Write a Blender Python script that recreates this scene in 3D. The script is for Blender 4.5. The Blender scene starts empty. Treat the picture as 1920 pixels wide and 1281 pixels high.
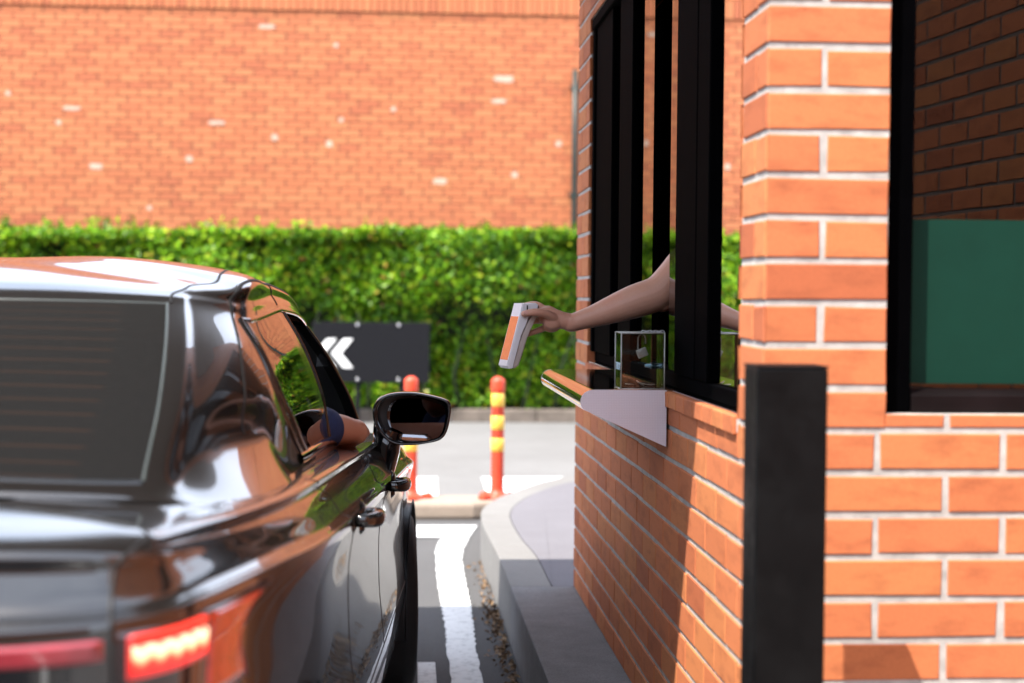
SKY, SUNE, EXPO, CLOUD = 0.14, 4.8, 1.28, 8.0
import bpy, bmesh, math, random
import numpy as np
from mathutils import Vector, Matrix
R = math.radians
scene = bpy.context.scene
col = scene.collection
rng = random.Random(7)
nrs = np.random.RandomState(11)

# ---------------------------------------------------------------- object helpers
def link(name, me, parent=None):
    o = bpy.data.objects.new(name, me); col.objects.link(o)
    if parent is not None:
        o.parent = parent
    return o
def thing(name, label, cat, loc=(0, 0, 0), rz=0.0, group=None):
    o = bpy.data.objects.new(name, None); col.objects.link(o)
    o.location = loc; o.rotation_euler = (0, 0, rz); o.empty_display_size = .1
    return tag(o, label, cat, group)
def tag(o, label=None, cat=None, group=None, kind=None):
    if label: o['label'] = label
    if cat: o['category'] = cat
    if group: o['group'] = group
    if kind: o['kind'] = kind
    return o

class MB:
    """collects shapes and links them as one mesh object"""
    def __init__(s): s.v = []; s.f = []; s.m = []; s.sm = []
    def add(s, vs, fs, mi=0, smooth=False):
        k = len(s.v); s.v += [tuple(map(float, p)) for p in vs]
        for f in fs:
            s.f.append(tuple(i+k for i in f)); s.m.append(mi); s.sm.append(smooth)
        return s
    def box(s, lo, hi, mi=0, ch=0.0, M=None):
        """box with chamfered edges"""
        x0, y0, z0 = lo; x1, y1, z1 = hi
        if ch <= 0:
            vs = [(x0,y0,z0),(x1,y0,z0),(x1,y1,z0),(x0,y1,z0),(x0,y0,z1),(x1,y0,z1),(x1,y1,z1),(x0,y1,z1)]
            fs = [(0,3,2,1),(4,5,6,7),(0,1,5,4),(1,2,6,5),(2,3,7,6),(3,0,4,7)]
        else:
            bm = bmesh.new(); bmesh.ops.create_cube(bm, size=1)
            for v in bm.verts:
                v.co = Vector(((x0+x1)/2+v.co.x*(x1-x0), (y0+y1)/2+v.co.y*(y1-y0), (z0+z1)/2+v.co.z*(z1-z0)))
            bmesh.ops.bevel(bm, geom=bm.edges[:], offset=ch, segments=2, profile=.5, affect='EDGES')
            bm.verts.index_update()
            vs = [tuple(v.co) for v in bm.verts]; fs = [tuple(v.index for v in f.verts) for f in bm.faces]; bm.free()
        if M is not None: vs = [tuple(M @ Vector(p)) for p in vs]
        return s.add(vs, fs, mi)
    def grid(s, P, mi=0, smooth=True, flip=False, closed=False):
        P = np.asarray(P); a, b = P.shape[:2]
        fs = []
        for i in range(a-1):
            for j in range(b if closed else b-1):
                j2 = (j+1) % b
                q = (i*b+j, i*b+j2, (i+1)*b+j2, (i+1)*b+j)
                fs.append(q[::-1] if flip else q)
        return s.add(P.reshape(-1, 3), fs, mi, smooth)
    def tube(s, pts, rad, n=12, mi=0, caps=True, up=None, flat=1.0):
        """round (or flattened) tube along points with a radius at each"""
        pts = [Vector(p) for p in pts]; m = len(pts)
        if not hasattr(rad, '__len__'): rad = [rad]*m
        rings = []; prev = None
        for i, p in enumerate(pts):
            t = (pts[min(i+1, m-1)]-pts[max(i-1, 0)]).normalized()
            if prev is None:
                ref = Vector(up) if up is not None else (Vector((0, 0, 1)) if abs(t.z) < .9 else Vector((1, 0, 0)))
            else: ref = prev
            x = (ref - t*ref.dot(t)).normalized(); prev = x; y = t.cross(x)
            rings.append([p + x*math.cos(2*math.pi*k/n)*rad[i] + y*math.sin(2*math.pi*k/n)*rad[i]*flat for k in range(n)])
        k0 = len(s.v)
        s.grid([[tuple(q) for q in r] for r in rings], mi, True, closed=True)
        if caps:
            s.f.append(tuple(k0+k for k in range(n))[::-1]); s.m.append(mi); s.sm.append(False)
            s.f.append(tuple(k0+(m-1)*n+k for k in range(n))); s.m.append(mi); s.sm.append(False)
        return s
    def lathe(s, prof, c=(0, 0, 0), n=32, mi=0, M=None, smooth=True):
        """prof = list of (radius, height); revolve about z"""
        P = [[(r*math.cos(2*math.pi*k/n), r*math.sin(2*math.pi*k/n), h) for k in range(n)] for r, h in prof]
        if M is not None: P = [[tuple(M @ Vector(q)) for q in r] for r in P]
        P = [[(q[0]+c[0], q[1]+c[1], q[2]+c[2]) for q in r] for r in P]
        s.grid(P, mi, smooth, closed=True); return s
    def prism(s, poly, d0, d1, axis='y', mi=0, M=None):
        """extrude a 2-D polygon; axis y: poly=(x,z); x: poly=(y,z); z: poly=(x,y)"""
        def mk(p, d):
            return (p[0], d, p[1]) if axis == 'y' else (d, p[0], p[1]) if axis == 'x' else (p[0], p[1], d)
        n = len(poly); vs = [mk(p, d0) for p in poly]+[mk(p, d1) for p in poly]
        if M is not None: vs = [tuple(M @ Vector(p)) for p in vs]
        fs = [tuple(range(n)), tuple(range(2*n-1, n-1, -1))]+[(i, i+n, (i+1) % n+n, (i+1) % n) for i in range(n)]
        return s.add(vs, fs, mi)
    def build(s, name, mats, parent=None, bevel=0.0, seg=2, fixn=True, merge=0.0, angle=None):
        me = bpy.data.meshes.new(name); me.from_pydata(s.v, [], s.f)
        for m in (mats if isinstance(mats, (list, tuple)) else [mats]): me.materials.append(m)
        me.polygons.foreach_set('material_index', s.m); me.polygons.foreach_set('use_smooth', s.sm)
        if fixn or merge:
            bm = bmesh.new(); bm.from_mesh(me)
            if merge: bmesh.ops.remove_doubles(bm, verts=bm.verts[:], dist=merge)
            if fixn: bmesh.ops.recalc_face_normals(bm, faces=bm.faces[:])
            bm.to_mesh(me); bm.free()
        me.update()
        o = link(name, me, parent)
        if bevel:
            b = o.modifiers.new('bevel', 'BEVEL'); b.width = bevel; b.segments = seg; b.limit_method = 'ANGLE'; b.angle_limit = R(35)
        return o

def text_mesh(body, size, mat, name, parent, M, depth=.0004):
    cu = bpy.data.curves.new(name, 'FONT'); cu.body = body; cu.size = size; cu.extrude = depth
    cu.align_x = 'CENTER'; cu.align_y = 'CENTER'
    tmp = bpy.data.objects.new(name, cu); col.objects.link(tmp)
    dg = bpy.context.evaluated_depsgraph_get()
    me = bpy.data.meshes.new_from_object(tmp.evaluated_get(dg))
    bpy.data.objects.remove(tmp)
    me.transform(M); me.materials.clear(); me.materials.append(mat)
    return link(name, me, parent)

# ---------------------------------------------------------------- materials
def nmat(name):
    m = bpy.data.materials.new(name); m.use_nodes = True
    nt = m.node_tree; b = nt.nodes['Principled BSDF']; return m, nt, b
def N(nt, t, **kw):
    n = nt.nodes.new(t)
    for k, v in kw.items():
        if k in n.inputs.keys(): n.inputs[k].default_value = v
        else: setattr(n, k, v)
    return n
def ramp(nt, fac, stops):
    r = nt.nodes.new('ShaderNodeValToRGB'); e = r.color_ramp.elements
    while len(e) < len(stops): e.new(.5)
    for k, (p, c) in enumerate(stops):
        e[k].position = p; e[k].color = (*c, 1) if len(c) == 3 else c
    nt.links.new(fac, r.inputs[0]); return r.outputs[0]
def mixc(nt, fac, a, b, mode='MIX'):
    m = nt.nodes.new('ShaderNodeMix'); m.data_type = 'RGBA'; m.blend_type = mode
    for sock, val in ((m.inputs[0], fac), (m.inputs[6], a), (m.inputs[7], b)):
        if hasattr(val, 'links'): nt.links.new(val, sock)
        elif hasattr(val, '__len__'): sock.default_value = (*val[:3], 1)
        else: sock.default_value = val
    return m.outputs[2]
def noise(nt, scale, detail=4, rough=.55, coord=None, stretch=None):
    n = N(nt, 'ShaderNodeTexNoise'); n.inputs['Scale'].default_value = scale
    n.inputs['Detail'].default_value = detail; n.inputs['Roughness'].default_value = rough
    tc = nt.nodes.new('ShaderNodeTexCoord'); src = tc.outputs['Object']
    if stretch:
        mp = nt.nodes.new('ShaderNodeMapping'); mp.inputs['Scale'].default_value = stretch
        nt.links.new(src, mp.inputs[0]); src = mp.outputs[0]
    nt.links.new(src, n.inputs['Vector']); return n.outputs['Fac']
def bump(nt, b, h, strength=.3, dist=.002):
    n = nt.nodes.new('ShaderNodeBump'); n.inputs['Strength'].default_value = strength; n.inputs['Distance'].default_value = dist
    nt.links.new(h, n.inputs['Height']); nt.links.new(n.outputs[0], b.inputs['Normal'])
def simple(name, c, rough=.5, metal=0.0, var=.12, vscale=14., coat=0.0, bmp=0.0, bscale=200., spec=.5, emit=None, es=0.0, scuff=0.0):
    m, nt, b = nmat(name)
    n = noise(nt, vscale)
    lo = tuple(max(0, x*(1-var)) for x in c); hi = tuple(min(1, x*(1+var)) for x in c)
    nt.links.new(ramp(nt, n, [(.3, lo), (.7, hi)]), b.inputs['Base Color'])
    b.inputs['Roughness'].default_value = rough; b.inputs['Metallic'].default_value = metal
    b.inputs['Coat Weight'].default_value = coat; b.inputs['Coat Roughness'].default_value = .02
    b.inputs['Specular IOR Level'].default_value = spec
    if bmp: bump(nt, b, noise(nt, bscale, 6), bmp, .002)
    if scuff:
        sc = noise(nt, 7, 9, .75); nt.links.new(ramp(nt, sc, [(.40, (rough,)*3), (.70, (min(1, rough+scuff),)*3)]), b.inputs['Roughness'])
    if emit:
        b.inputs['Emission Color'].default_value = (*emit, 1); b.inputs['Emission Strength'].default_value = es
    return m

def brick_mat(name, base, yellow, dark, stain=.5, white=0.0, scale=1.0):
    """fired-clay brick: every brick (mesh island) gets its own tone, with kiln stains"""
    m, nt, b = nmat(name)
    g = nt.nodes.new('ShaderNodeNewGeometry'); rnd = g.outputs['Random Per Island']
    st = [(0.0, dark), (.16, base), (.55, tuple(x*1.12 for x in base)), (.86, yellow)]
    if white: st += [(1-white-.002, yellow), (1-white, (.56, .42, .34))]
    c0 = ramp(nt, rnd, st)
    w = N(nt, 'ShaderNodeTexNoise', noise_dimensions='4D'); w.inputs['Scale'].default_value = 9*scale
    w.inputs['Detail'].default_value = 5; w.inputs['Roughness'].default_value = .62
    tc = nt.nodes.new('ShaderNodeTexCoord'); mp = nt.nodes.new('ShaderNodeMapping'); mp.inputs['Scale'].default_value = (1, 1, 2.6)
    nt.links.new(tc.outputs['Object'], mp.inputs[0]); nt.links.new(mp.outputs[0], w.inputs['Vector'])
    mul = N(nt, 'ShaderNodeMath', operation='MULTIPLY'); nt.links.new(rnd, mul.inputs[0]); mul.inputs[1].default_value = 37.
    nt.links.new(mul.outputs[0], w.inputs['W'])
    f = ramp(nt, w.outputs['Fac'], [(.48, (0, 0, 0)), (.72, (stain,)*3)])
    c1 = mixc(nt, f, c0, tuple(x*.62 for x in dark))
    fine = noise(nt, 160, 6, .7)
    c2 = mixc(nt, .22, c1, ramp(nt, fine, [(.3, (.25, .25, .25)), (.75, (1, 1, 1))]), 'MULTIPLY')
    nt.links.new(c2, b.inputs['Base Color']); b.inputs['Roughness'].default_value = .78
    b.inputs['Specular IOR Level'].default_value = .3
    pit = ramp(nt, noise(nt, 55, 5, .75), [(.28, (0, 0, 0)), (.40, (1, 1, 1))])
    hh = mixc(nt, .5, fine, pit)
    bump(nt, b, hh, .45, .002)
    return m

MAT = {}
MAT['brick'] = brick_mat('clay_brick', (.50, .155, .061), (.55, .192, .070), (.39, .104, .044), .55)
MAT['far_brick'] = brick_mat('far_clay_brick', (.46, .150, .066), (.50, .185, .080), (.41, .122, .058), .10)
MAT['mortar'] = simple('pale_mortar', (.40, .385, .365), .95, var=.22, vscale=30, bmp=.5, bscale=350)
MAT['far_mortar'] = simple('brown_mortar', (.22, .090, .055), .95, var=.15, vscale=20)
MAT['black_metal'] = simple('black_powder_coat', (.0020, .0020, .0022), .36, var=.25, bmp=.04, bscale=500, spec=.16, scuff=.35)
MAT['black_satin'] = simple('black_satin', (.0008, .0008, .0011), .7, var=.2, spec=.005)
MAT['black_plastic'] = simple('black_plastic', (.012, .012, .013), .45, var=.2, bmp=.06, bscale=900)
MAT['gloss_black'] = simple('gloss_black', (.006, .006, .007), .12, var=.1, coat=.6)
MAT['rubber'] = simple('rubber', (.012, .012, .012), .75, var=.2, bmp=.2)
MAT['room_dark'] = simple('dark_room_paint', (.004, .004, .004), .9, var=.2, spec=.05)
MAT['soffit'] = simple('grey_soffit', (.34, .33, .32), .7, var=.08)
MAT['white_paint'] = simple('white_plastic', (.80, .80, .82), .32, var=.03)
# ---------------------------------------------------------------- car surfaces
# local axes: a = metres ahead of the rear bumper, b = metres right of centre line, z up
CAR_O = (-1.045, 1.95); CAR_T = math.radians(3.5)
def car_w(p):
    a, b, z = p
    return (CAR_O[0] + b*math.cos(CAR_T) + a*math.sin(CAR_T),
            CAR_O[1] - b*math.sin(CAR_T) + a*math.cos(CAR_T), z)

def crom(P, n, mirror0=False, mirror1=False):
    """Catmull-Rom along axis 0 of a control grid; n steps in each interval."""
    P = np.asarray(P, float); m = P.shape[0]
    flip = np.array([1., -1., 1.])
    first = P[1]*flip if mirror0 else 2*P[0]-P[1]
    last = P[-2]*flip if mirror1 else 2*P[-1]-P[-2]
    Q = np.concatenate([first[None], P, last[None]], 0)
    out = []
    ns = n if hasattr(n, '__len__') else [n]*(m-1)
    for i in range(m-1):
        p0, p1, p2, p3 = Q[i], Q[i+1], Q[i+2], Q[i+3]
        for k in range(ns[i]):
            t = k/ns[i]
            out.append(0.5*((2*p1)+(-p0+p2)*t+(2*p0-5*p1+4*p2-p3)*t*t+(-p0+3*p1-3*p2+p3)*t**3))
    out.append(P[-1])
    return np.array(out)

# lower body: one column per station round the plan (rear centre -> right side -> front centre)
#  a, b outer edge; inward direction; z of crease, lip, deck edge; a of the spine point; z of spine
BODY_COLS = [
 # a     b     da    db    zcr   zlip  zdeck  asp   zsp
 (0.00, 0.00,  1.0,  0.0,  .945, 1.044, 1.064, .50, 1.075),
 (0.01, 0.36,  1.0, -0.02, .946, 1.042, 1.062, .50, 1.075),
 (0.04, 0.60,  .97, -0.10, .948, 1.038, 1.058, .52, 1.075),
 (0.14, 0.745, .80, -0.45, .952, 1.030, 1.052, .56, 1.072),
 (0.32, 0.805, .35, -0.85, .956, 1.024, 1.046, .62, 1.070),
 (0.60, 0.838, .10, -1.0,  .950, 1.012, 1.036, .80, 1.050),
 (1.00, 0.858, .00, -1.0,  .925, 0.995, 1.020, 1.0, 1.020),
 (1.50, 0.864, .00, -1.0,  .900, 0.976, 1.000, 1.5, 1.010),
 (2.00, 0.868, .00, -1.0,  .878, 0.957, 0.980, 2.0, 1.000),
 (2.50, 0.870, .00, -1.0,  .856, 0.935, 0.957, 2.5, 0.995),
 (3.00, 0.870, .00, -1.0,  .832, 0.910, 0.932, 3.0, 0.945),
 (3.40, 0.872, .00, -1.0,  .815, 0.885, 0.908, 3.4, 0.935),
 (3.68, 0.874, .00, -1.0,  .795, 0.862, 0.888, 3.66,0.930),
 (4.05, 0.835,-.12, -1.0,  .755, 0.820, 0.850, 3.95,0.895),
 (4.30, 0.715,-.60, -.75,  .720, 0.790, 0.815, 4.15,0.865),
 (4.43, 0.420,-.97, -.15,  .700, 0.755, 0.775, 4.25,0.840),
 (4.47, 0.000,-1.0,  0.0,  .690, 0.750, 0.770, 4.27,0.830),
]
def body_ctrl():
    rows = [[] for _ in range(13)]
    for i, (a, b, da, db, zc, zl, zd, asp, zs) in enumerate(BODY_COLS):
        rear = i <= 3; corner = 1.0 if i <= 2 else .75 if i == 3 else .4 if i == 4 else .12 if i == 5 else 0.
        front = 1.0 if i >= 14 else 0.
        def at(d, z): return (a+da*d, b+db*d, z)
        rows[0].append(at(.12, .19))
        rows[1].append(at(.035, .24))
        rows[2].append(at(.004, .40))
        rows[3].append(at(.012 + .006*(1-corner), .60))
        rows[4].append(at(.018+.045*corner + .05*front, .62+(zc-.62)*.55))
        rows[5].append(at(.002+.062*corner + .05*front, zc-.012))
        rows[6].append(at(.010+.066*corner + .05*front, zc+.006))
        rows[7].append(at(.024+.090*corner + .05*front, zc+.018-.004*corner))
        rows[8].append(at(.040+.096*corner + .07*front, zc+(zl-zc)*.66))
        rows[9].append(at(.062+.085*corner + .10*front, zl))
        rows[10].append(at(.100+.19*corner + .16*front, zd))
        e = (a+da*(.12+.22*corner), b+db*(.12+.22*corner), zd+.004)
        rows[11].append((e[0]*.4+asp*.6, e[1]*.45, (e[2]+zs)/2+.006))
        rows[12].append((asp, 0., zs))
    return np.array(rows)          # rows x cols x 3

# greenhouse: (base a,b,z) (glass top a,b,z) (roof edge a,b,z) spine a
GH_COLS = [
 ((0.580, .000, 1.074), (1.270, .000, 1.362), (1.420, .000, 1.404), 1.70),
 ((0.590, .330, 1.070), (1.285, .280, 1.360), (1.430, .270, 1.400), 1.71),
 ((0.640, .600, 1.060), (1.330, .495, 1.355), (1.470, .450, 1.391), 1.76),
 ((0.760, .648, 1.066), (1.380, .540, 1.348), (1.520, .500, 1.393), 1.84),
 ((0.950, .670, 1.096), (1.470, .595, 1.334), (1.580, .560, 1.392), 1.90),
 ((1.220, .714, 1.078), (1.520, .612, 1.320), (1.660, .578, 1.406), 1.95),
 ((1.400, .742, 1.003), (1.620, .622, 1.322), (1.800, .584, 1.415), 2.01),
 ((2.100, .742, 0.974), (2.080, .606, 1.338), (2.070, .560, 1.408), 2.12),
 ((2.230, .742, 0.967), (2.200, .604, 1.338), (2.190, .558, 1.406), 2.20),
 ((2.780, .752, 0.930), (2.560, .598, 1.322), (2.540, .554, 1.384), 2.38),
 ((3.250, .742, 0.898), (2.820, .588, 1.288), (2.780, .548, 1.344), 2.48),
 ((3.380, .695, 0.900), (2.880, .550, 1.288), (2.820, .510, 1.344), 2.52),
 ((3.600, .360, 0.930), (2.820, .280, 1.352), (2.700, .270, 1.386), 2.56),
 ((3.660, .000, 0.940), (2.800, .000, 1.368), (2.680, .000, 1.402), 2.58),
]
def roof_z(a): return 1.456 - .045*((a-2.15)/(.85 if a < 2.15 else .6))**2
# foot of the greenhouse, where it flows out into boot deck, shoulders and bonnet
GH_FOOT = [(.566, 0, 1.060), (.576, .335, 1.056), (.618, .616, 1.044), (.640, .705, 1.030), (.790, .785, .996), (1.100, .796, .982), (1.360, .788, .975),
           (2.10, .780, .953), (2.23, .780, .947), (2.78, .780, .904), (3.26, .768, .872), (3.42, .72, .875), (3.66, .37, .905), (3.74, 0, .918)]
def gh_ctrl():
    rows = [[] for _ in range(9)]
    for B, T, E, s in GH_COLS:
        B, T, E = map(np.array, (B, T, E))
        n = np.array([0, 0, 0.]); d = np.array([B[0]-2.1, B[1]*2.0, 0]); d /= np.linalg.norm(d)
        S = np.array([s, 0., roof_z(s)])
        rows[0].append(np.array(GH_FOOT[len(rows[0])]))
        rows[1].append(B + (T-B)*.03)
        rows[2].append(B + (T-B)*.36 + d*.022 + np.array([0, 0, .006]))
        rows[3].append(B + (T-B)*.70 + d*.022 + np.array([0, 0, .006]))
        rows[4].append(B + (T-B)*.975 + d*.006)
        rows[5].append(T + (E-T)*.30 + d*.006 + np.array([0, 0, .004]))
        rows[6].append(E)
        q = len(rows[7]); kq = 0. if q <= 2 else .10 if q == 3 else .2 if q == 4 else .25
        rows[7].append(E*.5 + S*.5 + np.array([0, 0, .004 + .024*kq + kq*(S[2]-E[2])]))
        rows[8].append(S)
    return np.array(rows)
# ---------------------------------------------------------------- ground
def ground_mat(name, lo, hi, sc, rough=.9, bmp=.5, bs=260, crack=None, joints=None):
    m, nt, b = nmat(name)
    c = mixc(nt, noise(nt, sc, 8, .6), lo, hi)
    sp = noise(nt, bs, 3, .7)
    c = mixc(nt, .55, c, ramp(nt, sp, [(.32, (.45, .45, .45)), (.62, (1.1, 1.1, 1.1))]), 'MULTIPLY')
    big = noise(nt, .9, 5, .6)
    c = mixc(nt, .45, c, ramp(nt, big, [(.35, (.70, .69, .68)), (.65, (1, 1, 1))]), 'MULTIPLY')
    if joints:
        tc = nt.nodes.new('ShaderNodeTexCoord')
        br = N(nt, 'ShaderNodeTexBrick', offset=.5); br.inputs['Scale'].default_value = 1
        br.inputs['Brick Width'].default_value = joints[0]; br.inputs['Row Height'].default_value = joints[1]
        br.inputs['Mortar Size'].default_value = joints[2]; br.inputs['Mortar Smooth'].default_value = .3
        br.inputs['Color1'].default_value = (1, 1, 1, 1); br.inputs['Color2'].default_value = (.93, .93, .95, 1)
        br.inputs['Mortar'].default_value = (.62, .61, .60, 1)
        nt.links.new(tc.outputs['Object'], br.inputs['Vector'])
        c = mixc(nt, 1.0, c, br.outputs['Color'], 'MULTIPLY')
    nt.links.new(c, b.inputs['Base Color']); b.inputs['Roughness'].default_value = rough
    b.inputs['Specular IOR Level'].default_value = .25
    bump(nt, b, sp, bmp, .004)
    return m
MAT['asphalt'] = ground_mat('lane_asphalt', (.082, .082, .086), (.135, .133, .132), 60, bmp=.9, bs=330)
MAT['road'] = ground_mat('concrete_road', (.170, .167, .163), (.205, .202, .197), 6, bmp=.25, bs=160)
MAT['kerb'] = ground_mat('kerb_concrete', (.185, .180, .172), (.235, .229, .220), 9, bmp=.35, bs=240)
MAT['slab'] = ground_mat('dark_concrete', (.145, .145, .150), (.285, .282, .284), 9, bmp=.7, bs=210)
MAT['paver'] = ground_mat('lavender_pavers', (.148, .143, .157), (.178, .171, .186), 5, bmp=.15, bs=200)
MAT['tan_kerb'] = ground_mat('tan_kerb', (.30, .24, .19), (.38, .31, .25), 8, bmp=.3, bs=200)
MAT['soil'] = ground_mat('ground_soil', (.10, .08, .06), (.15, .12, .09), 5, bmp=.6, bs=90)

def sheet(name, poly, z, mat, th=None):
    mb = MB()
    if th is None: mb.add([(x, y, z) for x, y in poly], [tuple(range(len(poly)))])
    else: mb.prism(poly, z-th, z, 'z')
    return mb.build(name, mat)
tag(sheet('ground', [(-300, -300), (300, -300), (300, 400), (-300, 400)], -.012, MAT['soil']), kind='structure')
tag(sheet('drive_through_lane', [(-6, -30), (2.5, -30), (2.5, 9.9), (-6, 9.9)], -.004, MAT['asphalt']), kind='structure')
tag(sheet('road', [(-40, 9.9), (40, 9.9), (40, 17.5), (-40, 17.5)], -.003, MAT['road']), kind='structure')

# raised island round the brick building
edge = [(.452, -6.0), (.450, 4.7), (.446, 6.0), (.443, 7.04), (.430, 7.66), (.425, 8.15), (.452, 8.61), (.556, 9.06), (.723, 9.52), (.930, 9.98), (1.30, 10.45), (1.9, 10.85), (2.8, 11.05), (9, 11.1)]
inner = [(.610, 6.30), (.612, 7.04), (.585, 7.55), (.578, 8.12), (.598, 8.50), (.672, 8.90), (.815, 9.36), (1.03, 9.82), (1.40, 10.28), (1.97, 10.66), (2.83, 10.86), (9, 10.9)]
def smooth2(p, n=5): return [tuple(q[:2]) for q in crom([(x, y, 0) for x, y in p], n)]
ec, ic = smooth2(edge[2:]), smooth2(inner)
mb = MB(); mb.prism([(.452, -6), (.450, 4.7), (.446, 6.0), (.4455, 6.30), (.700, 6.30), (.700, 5.9), (4.6, 5.9), (4.6, -6)], -.01, .222, 'z')
isl = mb.build('pavement_slab', MAT['slab'], bevel=.005); tag(isl, kind='structure')
k = MB()
e2 = [p for p in ec if p[1] >= 6.30]; e2 = [(.4455, 6.303)]+e2
def resample(p, n):
    p = np.array(p); d = np.r_[0, np.cumsum(np.linalg.norm(np.diff(p, axis=0), axis=1))]
    return [(float(np.interp(q, d, p[:, 0])), float(np.interp(q, d, p[:, 1]))) for q in np.linspace(0, d[-1], n)]
ra, rb = resample(e2, 121), resample(ic, 121)
for q in range(0, 120, 10):
    A_, B_ = ra[q:q+11], rb[q:q+11]
    if q:
        A_[0] = tuple(np.array(A_[0])*.996+np.array(A_[1])*.004*1.0+(np.array(A_[1])-np.array(A_[0]))*.03); B_[0] = tuple(np.array(B_[0])+(np.array(B_[1])-np.array(B_[0]))*.03)
    k.prism(A_+B_[::-1], -.01, .222+rng.uniform(-.0015, .0015), 'z')
tag(k.build('kerb', MAT['kerb'], bevel=.005), kind='structure')
k = MB(); k.prism([(ic[0][0]+.001, 6.303)]+[(x+.002, y) for x, y in ic]+[(9, 6.303)], -.01, .2212, 'z')
tag(k.build('paved_terrace', MAT['paver']), kind='structure')

# painted lines
def paint_mat(name, c, wear):
    m, nt, b = nmat(name)
    n = noise(nt, 24, 8, .7); n2 = noise(nt, 3, 3)
    f = ramp(nt, n, [(.60-wear*.2, (0, 0, 0)), (.72-wear*.1, (wear,)*3)])
    nt.links.new(mixc(nt, f, mixc(nt, n2, tuple(x*.88 for x in c), c), (.16, .16, .16)), b.inputs['Base Color'])
    b.inputs['Roughness'].default_value = .8; bump(nt, b, noise(nt, 300, 3), .6, .003); return m
MAT['line'] = paint_mat('worn_white_paint', (.74, .75, .74), .5)
MAT['line2'] = paint_mat('white_paint_blocks', (.80, .80, .79), .12)
def wob(p, a=.004):
    out = []
    for i in range(len(p)-1):
        (x0, y0), (x1, y1) = p[i], p[i+1]
        L = math.hypot(x1-x0, y1-y0); n = max(1, int(L/.05))
        for q in range(n):
            t = q/n; out.append((x0+(x1-x0)*t+rng.uniform(-a, a), y0+(y1-y0)*t+rng.uniform(-a, a)))
    out.append(p[-1]); return out
def strip(mb, L, Rr, z):
    L = [tuple(q[:2]) for q in crom([(x, y, 0) for x, y in L], 24)]; Rr = [tuple(q[:2]) for q in crom([(x, y, 0) for x, y in Rr], 24)]
    vs = []
    for a, b in zip(L, Rr): vs += [(a[0]+rng.uniform(-.005, .005), a[1], z), (b[0]+rng.uniform(-.005, .005), b[1], z)]
    mb.add(vs, [(2*i, 2*i+1, 2*i+3, 2*i+2) for i in range(len(L)-1)])
mb = MB()
strip(mb, [(.185, -4), (.188, 2), (.189, 5.6), (.195, 6.5), (.191, 7.0), (.190, 7.7), (.203, 8.6), (.25, 9.05)],
          [(.300, -4), (.300, 2), (.302, 5.6), (.312, 6.5), (.320, 7.0), (.322, 7.5), (.334, 8.4), (.40, 9.05)], .003)
mb.add([(-6, 9.06, .0034), (.40, 9.06, .0034), (.47, 9.52, .0034), (-6, 9.46, .0034)], [(0, 1, 2, 3)])
tag(mb.build('lane_line', MAT['line']), kind='structure')
mb = MB()
for x0, x1, q in [(-1.9, -1.35, 0), (-.95, -.40, 0), (.02, .268, 0), (.607, 1.62, 0)]:
    mb.add([(x0, 10.98, .002), (x1, 10.98, .002), (x1+.02, 12.08, .002), (x0+.02, 12.08, .002)], [(0, 1, 2, 3)])
for y0, y1, x0, x1 in []:
    mb.add([(x0, y0, .002), (x1, y0, .002), (x1, y1, .002), (x0, y1, .002)], [(0, 1, 2, 3)])
tag(mb.build('road_marking', MAT['line2']), kind='structure')
mb = MB(); mb.add([(.06, 4.6, .003), (.135, 4.6, .003), (.14, 5.95, .003), (.075, 5.95, .003)], [(0, 1, 2, 3)])
tag(mb.build('bay_line', MAT['line']), kind='structure')

# low tan separator that carries the two flexible posts
mb = MB(); mb.prism([(-2.6, 9.83), (.46, 9.80), (.60, 9.86), (.62, 10.05), (.50, 10.18), (-2.6, 10.22)], -.01, .105, 'z')
tag(mb.build('lane_separator', MAT['tan_kerb'], bevel=.03, seg=3), 'low tan concrete separator kerb across the lane end, carrying the orange posts', 'kerb')
# kerb in front of the hedge
mb = MB()
for i in range(26):
    x = -12+i*.9
    mb.box((x+.004, 17.42+rng.uniform(-.006, .006), -.01), (x+.896, 17.60, .135+rng.uniform(-.004, .004)), 0, .012)
MAT['old_kerb'] = simple('old_brown_kerb', (.13, .105, .085), .9, var=.35, vscale=5, bmp=.4)
tag(mb.build('hedge_kerb', MAT['old_kerb']), 'weathered brown kerb stones along the foot of the hedge', 'kerb')

# ---------------------------------------------------------------- brick laying
def brick(mb, o, u, n, s0, s1, z0, z1, d, mi=0, c=.0022):
    """one brick on a wall: s along u, z up, standing d proud along n from plane o; chamfered front"""
    o = np.array(o, float); u = np.array(u, float); n = np.array(n, float); z = np.array([0, 0, 1.])
    J = [(rng.uniform(-.0013, .0013), rng.uniform(-.0013, .0013)) for _ in range(4)]
    K = {(s0, z0): J[0], (s1, z0): J[1], (s1, z1): J[2], (s0, z1): J[3]}
    def P(s, zz, dd):
        j = J[(1 if s > (s0+s1)/2 else 0) + (2 if zz > (z0+z1)/2 else 0)]
        return tuple(o+u*(s+j[0])+z*(zz+j[1])+n*dd)
    vs = [P(s0, z0, 0), P(s1, z0, 0), P(s1, z1, 0), P(s0, z1, 0),
          P(s0, z0, d-c), P(s1, z0, d-c), P(s1, z1, d-c), P(s0, z1, d-c),
          P(s0+c, z0+c, d), P(s1-c, z0+c, d), P(s1-c, z1-c, d), P(s0+c, z1-c, d)]
    fs = [(8, 9, 10, 11)]+[(i, (i+1) % 4, (i+1) % 4+4, i+4) for i in range(4)]+[(i+4, (i+1) % 4+4, (i+1) % 4+8, i+8) for i in range(4)]
    mb.add(vs, fs, mi)
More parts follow.
